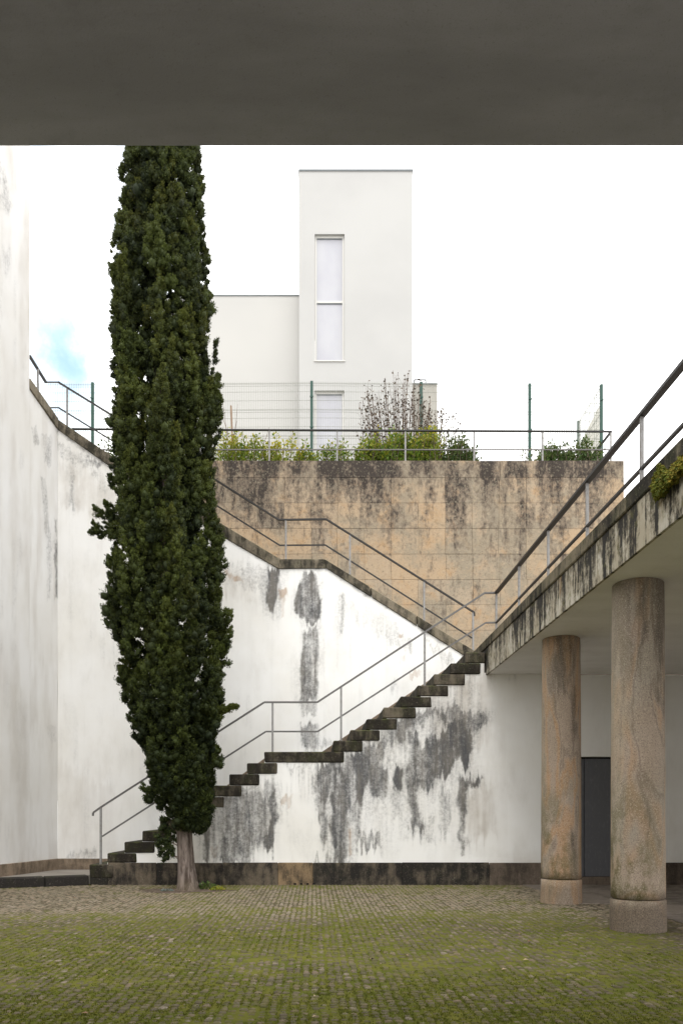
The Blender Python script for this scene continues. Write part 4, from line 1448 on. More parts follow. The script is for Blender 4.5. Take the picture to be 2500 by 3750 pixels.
# =================================================================== mesh fence
YF = 19.25
ft = [Zp(p_, YF) for p_ in (1401, 1399, 1396, 1399, 1405, 1408)]
fx = [Xp(p_, YF) for p_ in (340, 741, 1141, 1541, 1938, 2200)]
fence = empty("mesh_fence", (1, YF, 8.4), "green wire mesh fence with dark green posts above the stone wall", "fence")
fpts = [Vector((fx[0] - 2.5, YF, ft[0]))] + [Vector((a, YF, c_)) for a, c_ in zip(fx, ft)] + [Vector((fx[-1] + .04, 21.05, 11.03))]
for k, p_ in enumerate(fpts):
    b = MB()
    h_ = .032 if k < len(fpts) - 1 else .03
    b.box((p_.x - h_, p_.y - .03, 8.3), (p_.x + h_, p_.y + .03, p_.z), .006)
    for zz in (.35, 1.05, 1.75):
        b.box((p_.x - h_ - .008, p_.y - .045, p_.z - zz - .03), (p_.x + h_ + .008, p_.y - .03, p_.z - zz))
    b.build("fence_post", M_GREEN, fence)
for a, c_ in list(zip(fpts[:-1], fpts[1:])):
    d = c_ - a
    L = Vector((d.x, d.y, 0)).length
    n_ = max(2, int(L / .0525))
    b = MB()
    rad = .0036
    for i in range(1, n_):
        f = i / n_
        p_ = a + d * f
        b.tube([(p_.x, p_.y, p_.z - 2.45), (p_.x, p_.y, p_.z + (-.005))], rad, 4, False)
    zz = .04
    hz = []
    while zz < 2.45:
        hz.append(zz); zz += .2
    for fold in (.06, .66, 1.26, 1.86):
        hz += [fold, fold + .045]
    for q_ in hz:
        b.tube([a - Vector((0, .006, q_)), c_ - Vector((0, .006, q_))], rad, 4, False)
    b.build("mesh_panel", M_WIRE, fence)

# =================================================================== far building
YT2 = 40.0
tower = empty("white_tower_building", (Xp(1300, YT2), YT2, 8.4), "plain white tower block with one tall narrow window and a lower wing", "building")
tx0, tx1, tzt = Xp(1095, YT2), Xp(1510, YT2), Zp(627, YT2)
w0x, w1x = Xp(1152, YT2), Xp(1261, YT2)
wins = [(Zp(1321, YT2), Zp(857, YT2)), (Zp(1880, YT2), Zp(1430, YT2))]
b = MB()
D2 = 9.0
zlist = [8.3] + [z for lo, hi in reversed(wins) for z in (max(lo, 8.6), hi)] + [tzt]
b.box((tx0, YT2, 8.3), (w0x, YT2 + D2, tzt)); b.box((w1x, YT2, 8.3), (tx1, YT2 + D2, tzt))
for za, zb in ((8.3, zlist[1]), (zlist[2], zlist[3]), (zlist[4], tzt)):
    b.box((w0x, YT2 + .0, za), (w1x, YT2 + D2, zb))
b.build("tower_wall", M_TOWER, tower)
b = MB(); b.box((tx0 - .03, YT2 - .05, tzt), (tx1 + .03, YT2 + D2, tzt + .07)); b.build("roof_cap", M_CAP, tower)
wx0 = Xp(560, YT2)
wzt = Zp(1084, YT2 + .6)
b = MB(); b.box((wx0, YT2 + .6, 8.3), (tx0 - .002, YT2 + D2, wzt)); b.build("low_wing", M_WING, tower)
b = MB(); b.box((wx0 - .03, YT2 + .56, wzt), (tx0 - .004, YT2 + D2, wzt + .05)); b.build("roof_cap", M_CAP, tower)
for lo, hi in wins:
    lo = max(lo, 8.6)
    wf = empty("window", ((w0x + w1x) / 2, YT2, lo))
    wf.parent = tower
    wf.location = Vector(((w0x + w1x) / 2, YT2, lo)) - tower.location
    b = MB()
    fw = .10
    y0, y1 = YT2 + .14, YT2 + .22
    b.box((w0x + .004, y0, lo), (w0x + fw, y1, hi)); b.box((w1x - fw, y0, lo), (w1x - .004, y1, hi))
    b.box((w0x + fw, y0, hi - fw), (w1x - fw, y1, hi)); b.box((w0x + fw, y0, lo), (w1x - fw, y1, lo + fw))
    mid = Zp(1099, YT2) if hi > 22 else None
    if mid: b.box((w0x + fw, y0, mid - .05), (w1x - fw, y1, mid + .05))
    b.build("window_frame", M_FRAME, wf)
    b = MB(); b.box((w0x - .03, YT2 - .05, lo - .05), (w1x + .03, YT2 + .14, lo)); b.build("window_sill", M_FRAME, wf)
    spans = [(lo + fw, mid - .05), (mid + .05, hi - fw)] if mid else [(lo + fw, hi - fw)]
    for a, c_ in spans:
        b = MB(); b.box((w0x + fw, y0 + .06, a), (w1x - fw, y1 + .03, c_)); b.build("pane", M_PANE, wf)
        b = MB(); b.box((w0x + fw, y0 + .02, c_ - .035), (w1x - fw, y0 + .055, c_ - .001)); b.build("blind_rail", M_CAP, wf)
M_ANNEX, t = mat("greyish_annex_render")
t.out(t.mix(t.ss(t.noise(t.scale(t.pos(), (1, 1, .3)), 1.6, 4), .35, .7), (.36, .345, .31), (.30, .285, .255)), .85, spec=.2)
annex = empty("low_annex", (Xp(1560, YT2 + 1), YT2 + 1, 8.4), "small pale annex right of the tower with a pipe rail on its roof", "building")
b = MB(); b.box((tx1 + .004, YT2 + 1, 8.3), (Xp(1600, YT2 + 1), YT2 + D2, Zp(1408, YT2 + 1))); b.build("annex_wall", M_ANNEX, annex)
b = MB(); b.box((tx1 + .004, YT2 + .95, Zp(1408, YT2 + 1)), (Xp(1601, YT2 + 1), YT2 + D2, Zp(1403, YT2 + 1))); b.build("roof_cap", M_CAP, annex)
b = MB()
pa = [W(1516, 1404, YT2 + 1.2), W(1516, 1391, YT2 + 1.2), W(1558, 1391, YT2 + 1.2), W(1558, 1404, YT2 + 1.2)]
b.tube(pa[:2], .035, 6); b.tube(pa[1:3], .035, 6); b.tube(pa[2:], .035, 6)
b.build("pipe_rail", M_CAP, annex)
cw = MB()
cw.hexa([(7.4, 21.9, 8.3), (7.5, 21.9, 8.3), (7.5, 23.3, 8.3), (7.4, 23.3, 8.3), (7.4, 21.9, 11.8), (7.5, 21.9, 11.8), (7.5, 23.3, 11.55), (7.4, 23.3, 11.55)], .01)
o = cw.build("cream_wall", M_PLASTER_CREAM)
tag(o, "short cream wall seen through the fence at its right end", "wall")

# =================================================================== leaves helpers
def leaf_quads(C, N, L, Wd, rg, curl=0.25):
    """kite shaped leaves: centre C, direction N (n,3)"""
    n = len(C)
    N = N / (np.linalg.norm(N, axis=1, keepdims=True) + 1e-9)
    A = rg.normal(size=(n, 3))
    S = np.cross(N, A)
    S /= np.linalg.norm(S, axis=1, keepdims=True) + 1e-9
    V = np.zeros((n, 4, 3))
    V[:, 0] = C
    V[:, 1] = C + N * (L * .45)[:, None] + S * Wd[:, None]
    V[:, 2] = C + N * L[:, None]
    V[:, 3] = C + N * (L * .45)[:, None] - S * Wd[:, None]
    return V.reshape(-1, 3), np.arange(n * 4).reshape(-1, 4)


ICO_V = None
def ico():
    t_ = (1 + 5 ** .5) / 2
    v = [(-1, t_, 0), (1, t_, 0), (-1, -t_, 0), (1, -t_, 0), (0, -1, t_), (0, 1, t_), (0, -1, -t_), (0, 1, -t_), (t_, 0, -1), (t_, 0, 1), (-t_, 0, -1), (-t_, 0, 1)]
    f = [(0, 11, 5), (0, 5, 1), (0, 1, 7), (0, 7, 10), (0, 10, 11), (1, 5, 9), (5, 11, 4), (11, 10, 2), (10, 7, 6), (7, 1, 8), (3, 9, 4), (3, 4, 2), (3, 2, 6), (3, 6, 8), (3, 8, 9), (4, 9, 5), (2, 4, 11), (6, 2, 10), (8, 6, 7), (9, 8, 1)]
    v = [Vector(p_).normalized() for p_ in v]
    cache = {}
    def mid(a, c_):
        k = (min(a, c_), max(a, c_))
        if k not in cache:
            v.append(((v[a] + v[c_]) / 2).normalized()); cache[k] = len(v) - 1
        return cache[k]
    g = f
    return np.array([tuple(p_) for p_ in v]), np.array(g)


ICO_V, ICO_F = ico()

# =================================================================== cypress
YC = 12.94
prof_d = [(338, 288, 470), (390, 280, 472), (450, 290, 471), (520, 268, 480), (600, 257, 487), (680, 252, 489), (750, 258, 486), (850, 253, 486), (950, 253, 500), (1000, 256, 497), (1050, 252, 499), (1100, 262, 500),
          (1130, 258, 496), (1170, 252, 506), (1200, 243, 514), (1250, 245, 523), (1300, 250, 515), (1350, 260, 518), (1400, 250, 515), (1460, 258, 523), (1500, 284, 524), (1550, 278, 520), (1600, 288, 521), (1660, 302, 506),
          (1700, 322, 501), (1750, 334, 501), (1800, 332, 492), (1830, 350, 489), (1860, 385, 486), (1885, 408, 476), (1910, 440, 466)]
pz_ = np.array([Zp(d[0] * 1.5944, YC) for d in prof_d])[::-1]
pl2 = np.array([Xp(d[1] * 1.5944, YC) for d in prof_d])[::-1]
pr2 = np.array([Xp(d[2] * 1.5944, YC) for d in prof_d])[::-1]
# the part above the picture: taper to a point
pz_ = np.append(pz_, [12.6, 13.8, 14.8, 15.4]); pl2 = np.append(pl2, [-2.62, -2.50, -2.36, -2.24]); pr2 = np.append(pr2, [-1.84, -1.95, -2.06, -2.20])


def crown_c(z): return (np.interp(z, pz_, pl2) + np.interp(z, pz_, pr2)) / 2
def crown_r(z): return (np.interp(z, pz_, pr2) - np.interp(z, pz_, pl2)) / 2


tree = empty("cypress_tree", (TRUNK.x, TRUNK.y, 0), "tall dark green column cypress with bare grey trunk foot in front of the stairs", "tree")
b = MB()
tp_ = []
trd = []
for i in range(34):
    z = -.03 + 13.5 * (i / 33) ** 1.25
    rr = .118 + .055 * math.exp(-z / .22) - .006 * z
    cxz = TRUNK.x + (0.0 if z < 1 else 0) + (crown_c(max(z, 1.4)) - TRUNK.x) * min(1, max(0, (z - .9) / 4)) - .06 * min(1, z / .9)
    tp_.append((cxz, YC, z)); trd.append(max(rr, .03))
n = 28
V, Fq = [], []
for i, (p_, rr) in enumerate(zip(tp_, trd)):
    for a in range(n):
        th = 2 * math.pi * a / n
        q_ = rr * (1 + .07 * math.sin(5 * th + p_[2] * .7) + .05 * math.sin(9 * th - p_[2] * 1.3) + .05 * math.exp(-p_[2] / .2) * math.sin(4 * th))
        V.append((p_[0] + q_ * math.cos(th), p_[1] + q_ * math.sin(th), p_[2]))
for i in range(len(tp_) - 1):
    for a in range(n):
        a2 = (a + 1) % n
        Fq.append((i * n + a, i * n + a2, (i + 1) * n + a2, (i + 1) * n + a))
b.raw(V, Fq)
b.build("trunk", M_BARK, tree, True)

rg = np.random.default_rng(21)
clC, clR, clA, clT, clY = [], [], [], [], []     # centre, radius, axis, tone, yellow tip


def plume(base, axis, L, wd, tone, yel, flat=False):
    axis = np.array(axis, float)
    axis /= np.linalg.norm(axis)
    a = np.cross(axis, [0.2, 1, .1]); a /= np.linalg.norm(a)
    c_ = np.cross(axis, a)
    n = int(8 + 34 * L * wd / .16)
    for i in range(n):
        tt = rg.random() ** .9
        prof = wd * (math.sin(math.pi * min(1, (tt + .10) / 1.12) ** .72) ** .8) * .92
        th = rg.random() * 6.283
        rr = prof * (rg.uniform(.50, .95))
        ctr = np.array(base) + axis * (L * tt) + (a * math.cos(th) + c_ * math.sin(th)) * rr
        outd = (a * math.cos(th) + c_ * math.sin(th)) * .55 + axis * .8
        clC.append(ctr); clA.append(outd / np.linalg.norm(outd))
        clR.append((.026 + .052 * rg.random() ** 1.6) * (1.1 - .5 * tt) * (wd / .2) ** .35)
        clT.append(np.clip(tone + rg.normal(0, .13) + .42 * (tt - .5), 0, 1)); clY.append(np.clip(yel * (.3 + tt), 0, 1))  # plume tips lightened, feet darkened: painted highlights and crevice shade


zlo, zhi = 1.12, 13.6
NPL = 470
for i in range(NPL):
    z = zlo + (zhi - zlo) * ((i + rg.random()) / NPL) ** 1.1
    th = rg.random() * 6.283
    if math.sin(th) > .55 and rg.random() < .55:      # fewer on the far side
        th = -th
    rc, cc = crown_r(z), crown_c(z)
    hi_f = 1.0 if z > 6 else .85
    L = rg.uniform(.28, .85) * (1.15 if 3.5 < z < 8.5 else .85)
    wd = rg.uniform(.10, .20)
    if rg.random() < .28: L, wd = L * rg.uniform(1.3, 1.9), wd * rg.uniform(1.2, 1.6)
    ztop = z + L * .7
    rr = min(rc, crown_r(min(ztop, 15.3))) if z > 2.2 else rc
    rr = max(rr - wd * rg.uniform(.62, 1.5), .02) * (1 if rg.random() < .8 else rg.uniform(.75, .95))
    ox, oy = math.cos(th), math.sin(th)
    base = (cc + ox * rr, YC + oy * min(rr, .78), max(z - L * .35, .95))
    lean = rg.uniform(.02, .13)
    tone = np.clip(rg.normal(.40, .27), .03, 1)
    yel = max(0, rg.normal(.14, .16)) * (1.3 if z > 6 else .8)
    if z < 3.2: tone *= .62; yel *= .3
    plume(base, (ox * lean + rg.normal(0, .08), oy * lean + rg.normal(0, .08), 1), L, wd, tone, yel)
for z in np.arange(1.15, 11.9, .15):
    for sd in (-1, 1):
        z1 = z + rg.uniform(-.04, .04)
        edge = np.interp(z1, pz_, pl2 if sd < 0 else pr2)
        wd = rg.uniform(.075, .15)
        L = rg.uniform(.22, .42)
        yo = rg.uniform(-.22, .22)
        plume((edge - sd * (wd + .035) - sd * abs(yo) * .12, YC + yo, z1 - L * .5), (sd * rg.uniform(-.02, .22), rg.normal(0, .1), 1), L, wd, np.clip(rg.normal(.40, .2), .05, 1), max(0, rg.normal(.1, .12)))
for i in range(110):
    z = rg.uniform(.90, 1.9); th = rg.random() * 6.283
    rc, cc = crown_r(z), crown_c(z)
    plume((cc + math.cos(th) * rc * .62, YC - .06 + math.sin(th) * max(min(rc, .5), .2) * .7, z), (math.cos(th) * .3, math.sin(th) * .3, 1), rg.uniform(.2, .34), rg.uniform(.07, .12), rg.uniform(.08, .3), .02)
# side sprays seen in the photograph
def dpx(x, y_, dy=0.0): 
    q_ = W(x * 1.5944, y_ * 1.5944, YC + dy); return np.array(q_)
for (xa, ya, xb, yb, wd, tone, yel) in [
    (262, 1215, 202, 1222, .065, .35, .0), (255, 1200, 215, 1160, .07, .38, .05), (268, 1190, 240, 1150, .075, .4, .05), (235, 1235, 212, 1195, .05, .35, .0),
    (476, 950, 503, 860, .105, .4, .1), (476, 990, 504, 905, .11, .4, .1), (482, 960, 500, 880, .09, .4, .1), (515, 1480, 532, 1458, .045, .35, 0.0), (512, 1440, 522, 1400, .08, .4, .1),
    (440, 1655, 548, 1622, .075, .60, .35), (478, 1632, 545, 1621, .05, .66, .4), (290, 415, 279, 378, .07, .4, .1), (262, 1120, 254, 1090, .06, .4, .05),
    (283, 1575, 281, 1530, .08, .4, .05), (255, 1440, 252, 1385, .10, .42, .05), (500, 1760, 500, 1715, .08, .4, .1), (345, 1840, 331, 1800, .075, .3, 0), (455, 1912, 462, 1860, .09, .2, 0), (470, 1880, 482, 1830, .10, .2, 0), (430, 1890, 428, 1840, .09, .2, 0)]:
    p0, p1 = dpx(xa, ya, -.12), dpx(xb, yb, -.15)
    plume(p0, p1 - p0, np.linalg.norm(p1 - p0), wd * 1.35, tone, yel)
    plume(p0, p1 - p0, np.linalg.norm(p1 - p0), wd * 1.1, tone, yel)
clC, clA = np.array(clC), np.array(clA)
clR, clT, clY = np.array(clR), np.array(clT), np.array(clY)


def foliage(C, A, Rr, T, Yl, rg, nleaf=30, lsize=(.022, .046), elong=.45):
    """lumps of fine scale foliage: a knobbly core closely set with short leaf sprays"""
    n = len(C)
    nz = rg.uniform(.55, .95, (n, len(ICO_V)))
    A_ = A / np.linalg.norm(A, axis=1, keepdims=True)
    Vc = ICO_V[None] * (Rr[:, None] * nz)[..., None]
    along = (Vc * A_[:, None]).sum(2)
    Vc = Vc + A_[:, None] * (along * elong)[..., None] + C[:, None]
    Fc = (np.arange(n)[:, None, None] * len(ICO_V) + ICO_F[None]).reshape(-1, 3)
    Vc = Vc.reshape(-1, 3)
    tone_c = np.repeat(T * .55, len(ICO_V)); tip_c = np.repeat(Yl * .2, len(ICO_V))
    m = n * nleaf
    d = rg.normal(size=(m, 3)); d /= np.linalg.norm(d, axis=1, keepdims=True)
    Ar = np.repeat(A_, nleaf, 0); Rl = np.repeat(Rr, nleaf); Cl = np.repeat(C, nleaf, 0)
    rad = rg.uniform(.66, 1.16, m)
    pos = d * (Rl * rad)[:, None]
    al = (pos * Ar).sum(1)
    pos = Cl + pos + Ar * (np.where(al > 0, al * elong * 1.5, al * elong))[:, None]
    dirn = d * .75 + Ar * .5 + np.array([0, 0, .3]) + rg.normal(0, .4, (m, 3))
    dirn /= np.linalg.norm(dirn, axis=1, keepdims=True)
    L = rg.uniform(*lsize, m); wd = L * rg.uniform(.26, .42, m)
    S = np.cross(dirn, rg.normal(size=(m, 3))); S /= np.linalg.norm(S, axis=1, keepdims=True) + 1e-9
    Vl = np.zeros((m, 3, 3))
    b0 = pos - dirn * (L * .4)[:, None]
    Vl[:, 0] = b0 - S * wd[:, None]; Vl[:, 1] = b0 + S * wd[:, None]; Vl[:, 2] = pos + dirn * (L * .6)[:, None]
    Fl = np.arange(m * 3).reshape(-1, 3) + len(Vc)
    tl = np.clip(np.repeat(T, nleaf) + rg.normal(0, .10, m) + (rad - .92) * 1.1, 0, 1)  # leaf tone falls with depth in the lump, as painted recess shade
    yl = np.clip(np.repeat(Yl, nleaf) * rg.uniform(.3, 1.4, m), 0, 1)
    V = np.vstack([Vc, Vl.reshape(-1, 3)])
    Fa = np.vstack([Fc, Fl])
    tone = np.concatenate([tone_c, np.repeat(tl, 3)])
    tip = np.concatenate([tip_c, np.repeat(yl, 3)])
    return V, Fa, tone, tip


# inner dark mass so that only few gaps show through
NI = 2600
zi = rg.uniform(1.25, 12.2, NI)
thi = rg.random(NI) * 6.283
ri = np.sqrt(rg.random(NI)) * .68
Ci = np.stack([crown_c(zi) + np.cos(thi) * ri * crown_r(zi), YC + np.sin(thi) * ri * np.minimum(crown_r(zi), .8), zi], 1)
Ai = np.stack([np.cos(thi) * .3, np.sin(thi) * .3, np.ones(NI)], 1)
allC = np.vstack([clC, Ci]); allA = np.vstack([clA, Ai])
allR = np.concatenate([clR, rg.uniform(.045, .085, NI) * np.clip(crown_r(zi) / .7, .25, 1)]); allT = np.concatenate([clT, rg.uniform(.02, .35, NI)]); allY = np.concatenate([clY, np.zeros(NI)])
front = allC[:, 2] < 12.3
allC, allA, allR, allT, allY = allC[front], allA[front], allR[front], allT[front], allY[front]
nf = int(front[:len(clC)].sum())
near_ = allC[:nf, 1] < YC + .22
sets = [(np.where(near_)[0], 98, (.013, .027), 1.0), (np.where(~near_)[0], 30, (.022, .042), 1.0), (np.arange(nf, len(allC)), 30, (.03, .06), .88)]
Vs, Fs, ts, ys, off = [], [], [], [], 0
for idx_, nl, ls, rs in sets:
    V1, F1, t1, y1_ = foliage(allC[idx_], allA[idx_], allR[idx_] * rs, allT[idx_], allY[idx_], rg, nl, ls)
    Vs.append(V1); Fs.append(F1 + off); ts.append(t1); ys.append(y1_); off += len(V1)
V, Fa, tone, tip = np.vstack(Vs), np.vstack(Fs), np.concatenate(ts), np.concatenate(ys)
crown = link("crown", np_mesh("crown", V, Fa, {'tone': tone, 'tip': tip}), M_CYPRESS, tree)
# (the tip above the roof edge, out of the picture, lighter build)
# small low shoot beside the trunk
n = 60
Cs = []
for i in range(n):
    q_ = dpx(rg.normal(381, 10), rg.uniform(1882, 1972), -.02)
    Cs.append(q_ + rg.normal(0, .03, 3))
Cs = np.array(Cs)
keep_ = np.abs(Cs[:, 0] - TRUNK.x) > .02
V, Fa, tone, tip = foliage(Cs, np.tile([[-.3, 0, .6]], (n, 1)) + rg.normal(0, .4, (n, 3)), rg.uniform(.025, .055, n), rg.uniform(.05, .35, n), np.zeros(n), rg, 34)
link("low_shoot", np_mesh("low_shoot", V, Fa, {'tone': tone, 'tip': tip}), M_CYPRESS, tree)
b = MB()
for x, y_ in ((375, 1955), (385, 1930), (390, 1900), (400, 1965)):
    q_ = Vector(dpx(x, y_, 0))
    b.tube([(TRUNK.x - .08, YC, q_.z - .12), q_], [.012, .005], 6)
b.build("shoot_twigs", M_TWIG, tree, True)

# =================================================================== shrubs on the terrace
GRP = "shrubs growing along the fence"


def shrub(px0, px1, py_top, Y, label, nst, mt, yel=.2, leaf=(.042, .08), dens=78, twist=.25, base=8.4):
    x0, x1, zt = Xp(px0, Y), Xp(px1, Y), Zp(py_top, Y)
    rg = np.random.default_rng(int(px0))
    o = empty("shrub", ((x0 + x1) / 2, Y, base), label, "shrub", GRP)
    st = MB()
    C, N, T, P_ = [], [], [], []
    for s in range(nst):
        bx_ = (x0 + x1) / 2 + (x1 - x0) * rg.uniform(-.42, .42)
        by_ = Y + rg.uniform(-.3, .3)
        env = 1 - .38 * abs(2 * (bx_ - (x0 + x1) / 2) / (x1 - x0 + 1e-6)) ** 1.8
        hh = (zt - base) * env * rg.uniform(.68, 1.0)
        lx, ly = rg.normal(0, twist * .3), rg.normal(0, twist * .4)
        p0 = Vector((bx_, by_, base - .03)); p1 = Vector((bx_ + lx * .4, by_ + ly * .4, base + hh * .5)); p2 = Vector((bx_ + lx, by_ + ly, base + hh))
        st.tube([p0, p1, p2], [.009, .006, .003], 4, False)
        for i in range(dens):
            f = rg.uniform(.22, 1.0)
            q_ = p0.lerp(p1, f * 2) if f < .5 else p1.lerp(p2, f * 2 - 1)
            rad = .10 * (1.1 - f * .75) + .015
            a = rg.random() * 6.28
            rr = rad * math.sqrt(rg.random())
            C.append((q_.x + math.cos(a) * rr, q_.y + math.sin(a) * rr, q_.z + rg.normal(0, .02)))
            N.append((math.cos(a), math.sin(a), rg.uniform(.1, 1.3)))
            T.append(np.clip(rg.normal(.5, .22), 0, 1)); P_.append(np.clip(rg.normal(yel, .3) * (f ** 1.5), 0, 1))
    C, N = np.array(C), np.array(N)
    L = rg.uniform(*leaf, len(C))
    V, Fq = leaf_quads(C, N, L, L * rg.uniform(.24, .36, len(C)), rg)
    link("leaves", np_mesh("leaves", V, Fq, {'tone': np.repeat(T, 4), 'tip': np.repeat(P_, 4)}), mt, o)
    st.build("stems", M_TWIG, o)
    return o


shrub(380, 432, 1580, 18.45, "small sparse shrub left of the cypress, beside the fence post", 14, M_SHRUB_DK, .1, dens=40)
shrub(780, 900, 1560, 18.5, "yellow green shrub right beside the cypress, next to the wooden stake", 26, M_SHRUB, .45)
shrub(870, 1000, 1585, 18.4, "pale green leafy shrub left of the first rail post right of the cypress", 24, M_SHRUB, .30)
shrub(965, 1105, 1598, 18.45, "golden yellow tipped shrub right of the first rail post right of the cypress", 28, M_SHRUB, .6)
shrub(1080, 1170, 1625, 18.5, "low green shrub at the foot of the middle green fence post", 18, M_SHRUB, .2)
shrub(1150, 1300, 1612, 18.5, "low loose shrub in front of the lower tower window", 32, M_SHRUB, .15, dens=46)
shrub(1285, 1420, 1590, 18.45, "green shrub at the left foot of the bare twiggy bush", 44, M_SHRUB, .25)
shrub(1395, 1530, 1575, 18.35, "dense bright green shrub under the bare twiggy bush", 62, M_SHRUB, .15, dens=90)
shrub(1510, 1620, 1560, 18.4, "tall green shrub with yellow tips right of the bare twiggy bush", 46, M_SHRUB, .35, dens=70)
shrub(1610, 1738, 1590, 18.4, "dark green rounded shrub with yellow flowers, open sky to its right", 48, M_SHRUB_DK, .25, dens=80)
shrub(1955, 2085, 1618, 18.4, "broad dark green shrub at the right end of the stone wall", 50, M_SHRUB_DK, .08, dens=80)
shrub(2060, 2200, 1612, 18.45, "rounded dark green shrub under the corner fence post", 50, M_SHRUB_DK, .12, dens=80)
shrub(1740, 1800, 1668, 18.4, "tiny straggly plant on the wall top right of the dark rounded shrub", 7, M_SHRUB_DK, .2, dens=16)
shrub(1895, 1945, 1650, 18.4, "thin wispy plant at the foot of the right middle fence post", 8, M_SHRUB_DK, .2, dens=18)

# bare twiggy bush with withered leaves
o = empty("twiggy_bush", (Xp(1490, 18.75), 18.75, 8.4), "tall bare brown bush of upright twigs with few withered leaves", "bush")
b = MB()
C, N, T = [], [], []
rg = np.random.default_rng(5)
for s in range(120):
    f = rg.uniform(-1, 1)
    bx_ = Xp(1480, 18.75) + f * .55 + rg.normal(0, .05)
    tx_ = Xp(1480, 18.75) + f * 1.08 + rg.normal(0, .12)
    topy = 1345 + 150 * abs(f + .12) ** 1.3 + rg.uniform(0, 170) if abs(f + .12) > .13 else rg.uniform(1345, 1420)
    hh = Zp(topy, 18.75)
    y0 = 18.75 + rg.normal(0, .12)
    p0, p1, p2 = Vector((bx_, y0, 8.38)), Vector(((bx_ * .45 + tx_ * .55) + rg.normal(0, .03), y0 + rg.normal(0, .05), (8.38 + hh) / 2)), Vector((tx_, y0 + rg.normal(0, .1), hh))
    b.tube([p0, p1, p2], [.0075, .0055, .0025], 4, False)
    for k in range(2):
        f2 = rg.uniform(.35, .9)
        q_ = p1.lerp(p2, f2)
        e2 = q_ + Vector((rg.normal(0, .07), rg.normal(0, .07), rg.uniform(.1, .3)))
        b.tube([q_, e2], [.0038, .0018], 3, False)
        C.append(tuple(e2)); N.append(tuple(rg.normal(0, 1, 3))); T.append(rg.random())
    for k in range(int(rg.integers(14, 26))):
        f2 = rg.uniform(.3, 1)
        q_ = p0.lerp(p1, f2 * 2) if f2 < .5 else p1.lerp(p2, f2 * 2 - 1)
        C.append((q_.x + rg.normal(0, .02), q_.y + rg.normal(0, .02), q_.z)); N.append((rg.normal(), rg.normal(), rg.normal(.3, .6))); T.append(rg.random())
b.build("twigs", M_TWIG, o)
C, N = np.array(C), np.array(N)
L = rg.uniform(.03, .068, len(C))
V, Fq = leaf_quads(C, N, L, L * .42, rg)
link("withered_leaves", np_mesh("withered_leaves", V, Fq, {'tone': np.repeat(T, 4)}), M_DRY, o)

b = MB()
pa, pb = W(855, 1660, 18.6), W(846, 1486, 18.6)
pa.z = 8.38
b.tube([pa, pa.lerp(pb, .5) + Vector((.008, 0, 0)), pb], [.026, .024, .021], 8)
o = b.build("wooden_stake", M_STAKE, None, True)
tag(o, "thin brown wooden stake standing in the shrubs right of the cypress", "stake")
# bare sapling beside the stake
o = empty("bare_sapling", W(830, 1690, 18.55), "thin leafless sapling with forked twigs beside the wooden stake", "sapling")
b = MB()
for (xa, ya, xb, yb) in ((850, 1690, 812, 1440), (850, 1640, 870, 1480), (838, 1600, 802, 1500), (846, 1620, 868, 1540), (950, 1700, 965, 1590), (958, 1640, 985, 1565)):
    p0, p1 = W(xa, ya, 18.6), W(xb, yb, 18.6)
    if ya > 1680: p0.z = 8.38
    b.tube([p0, p0.lerp(p1, .5) + Vector((.02, 0, 0)), p1], [.008, .006, .003], 5, False)
b.build("twigs", M_TWIG, o)

# =================================================================== small plants
def weed(name, x, y, r_, h_, n, mt, label, cat, leaf=(.03, .06), tonec=.5, tipc=.1):
    rg = np.random.default_rng(int(abs(x * 1000)) + 3)
    a = rg.random(n) * 6.28
    rr = np.sqrt(rg.random(n)) * r_
    C = np.stack([x + np.cos(a) * rr, y + np.sin(a) * rr * .6, rg.random(n) * h_ * (1 - rr / r_ * .6)], 1)
    N = np.stack([np.cos(a), np.sin(a), rg.uniform(.2, 1.4, n)], 1)
    L = rg.uniform(*leaf, n)
    V, Fq = leaf_quads(C, N, L, L * .32, rg)
    o = link(name, np_mesh(name, V, Fq, {'tone': np.repeat(np.clip(rg.normal(tonec, .25, n), 0, 1), 4), 'tip': np.repeat(np.clip(rg.normal(tipc, .2, n), 0, 1), 4)}), mt)
    return tag(o, label, cat)


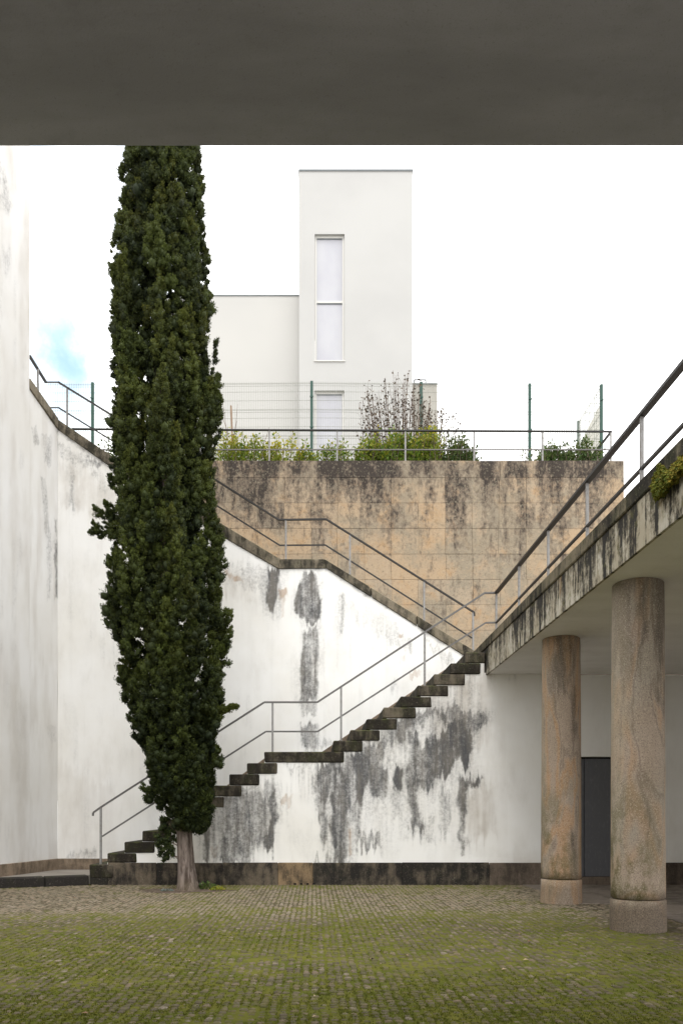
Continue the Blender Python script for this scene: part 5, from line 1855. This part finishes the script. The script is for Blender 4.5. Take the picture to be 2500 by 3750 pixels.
yy = 12.9
weed("weed_clump", Xp(752, yy), yy + .12, .14, .13, 160, M_SHRUB_DK, "dark leafy weed tuft just right of the cypress trunk", "weed")
weed("weed_clump", Xp(795, yy), yy + .02, .10, .07, 90, M_SHRUB, "low bright weed tuft farther right of the cypress trunk", "weed", (.02, .045), .6, .4)
weed("weed_clump", Xp(612, 12.75), 12.75, .10, .04, 60, leaf_mat("grey_green_leaf", (0.12, 0.16, 0.14), (0.26, 0.31, 0.28), None), "small grey green weed left of the cypress trunk", "weed", (.02, .045))

# moss clump hanging over the portico edge
mp = [(1900 + x * .4677, 1500 + y_ * .4677) for x, y_ in [(1105, 425), (1180, 470), (1225, 400), (1300, 350), (1420, 250), (1420, 420), (1283, 500), (1210, 570), (1165, 640), (1065, 715), (1032, 610)]]
rg = np.random.default_rng(9)
qx = rg.uniform(2375, 2570, 60000); qy = rg.uniform(1600, 1850, 60000)
dd = poly_sd(qx + (fbm(qx / 14, qy / 14, 50) - .5) * 26, qy + (fbm(qx / 14, qy / 14, 60) - .5) * 26, mp)
sel = dd > 0
qx, qy, dd = qx[sel][:9000], qy[sel][:9000], dd[sel][:9000]
Xo = XF - .03 - rg.random(len(qx)) * np.clip(dd / 20, .1, 1) * .06
Yq = Xo * F / (qx - CX)
C = np.stack([Xo, Yq, EYE + (CY - qy) / F * Yq], 1)
N = np.stack([-rg.uniform(.1, .9, len(C)), rg.normal(0, .5, len(C)), -rg.uniform(.2, 1.2, len(C))], 1)
L = rg.uniform(.015, .038, len(C))
V, Fq = leaf_quads(C, N, L, L * .25, rg)
cl2 = fbm(qx / 9, qy / 14, 70, 3)
o = link("hanging_moss_clump", np_mesh("hanging_moss_clump", V, Fq, {'tone': np.repeat(np.clip(cl2 * 1.5 - .3 + rg.normal(0, .12, len(C)), 0, 1), 4), 'tip': np.repeat(np.clip(rg.normal(.15, .25, len(C)) + (qx > 2450) * .25, 0, 1), 4)}), M_HANG)
tag(o, "green and yellow moss clump hanging over the portico roof edge", "moss")
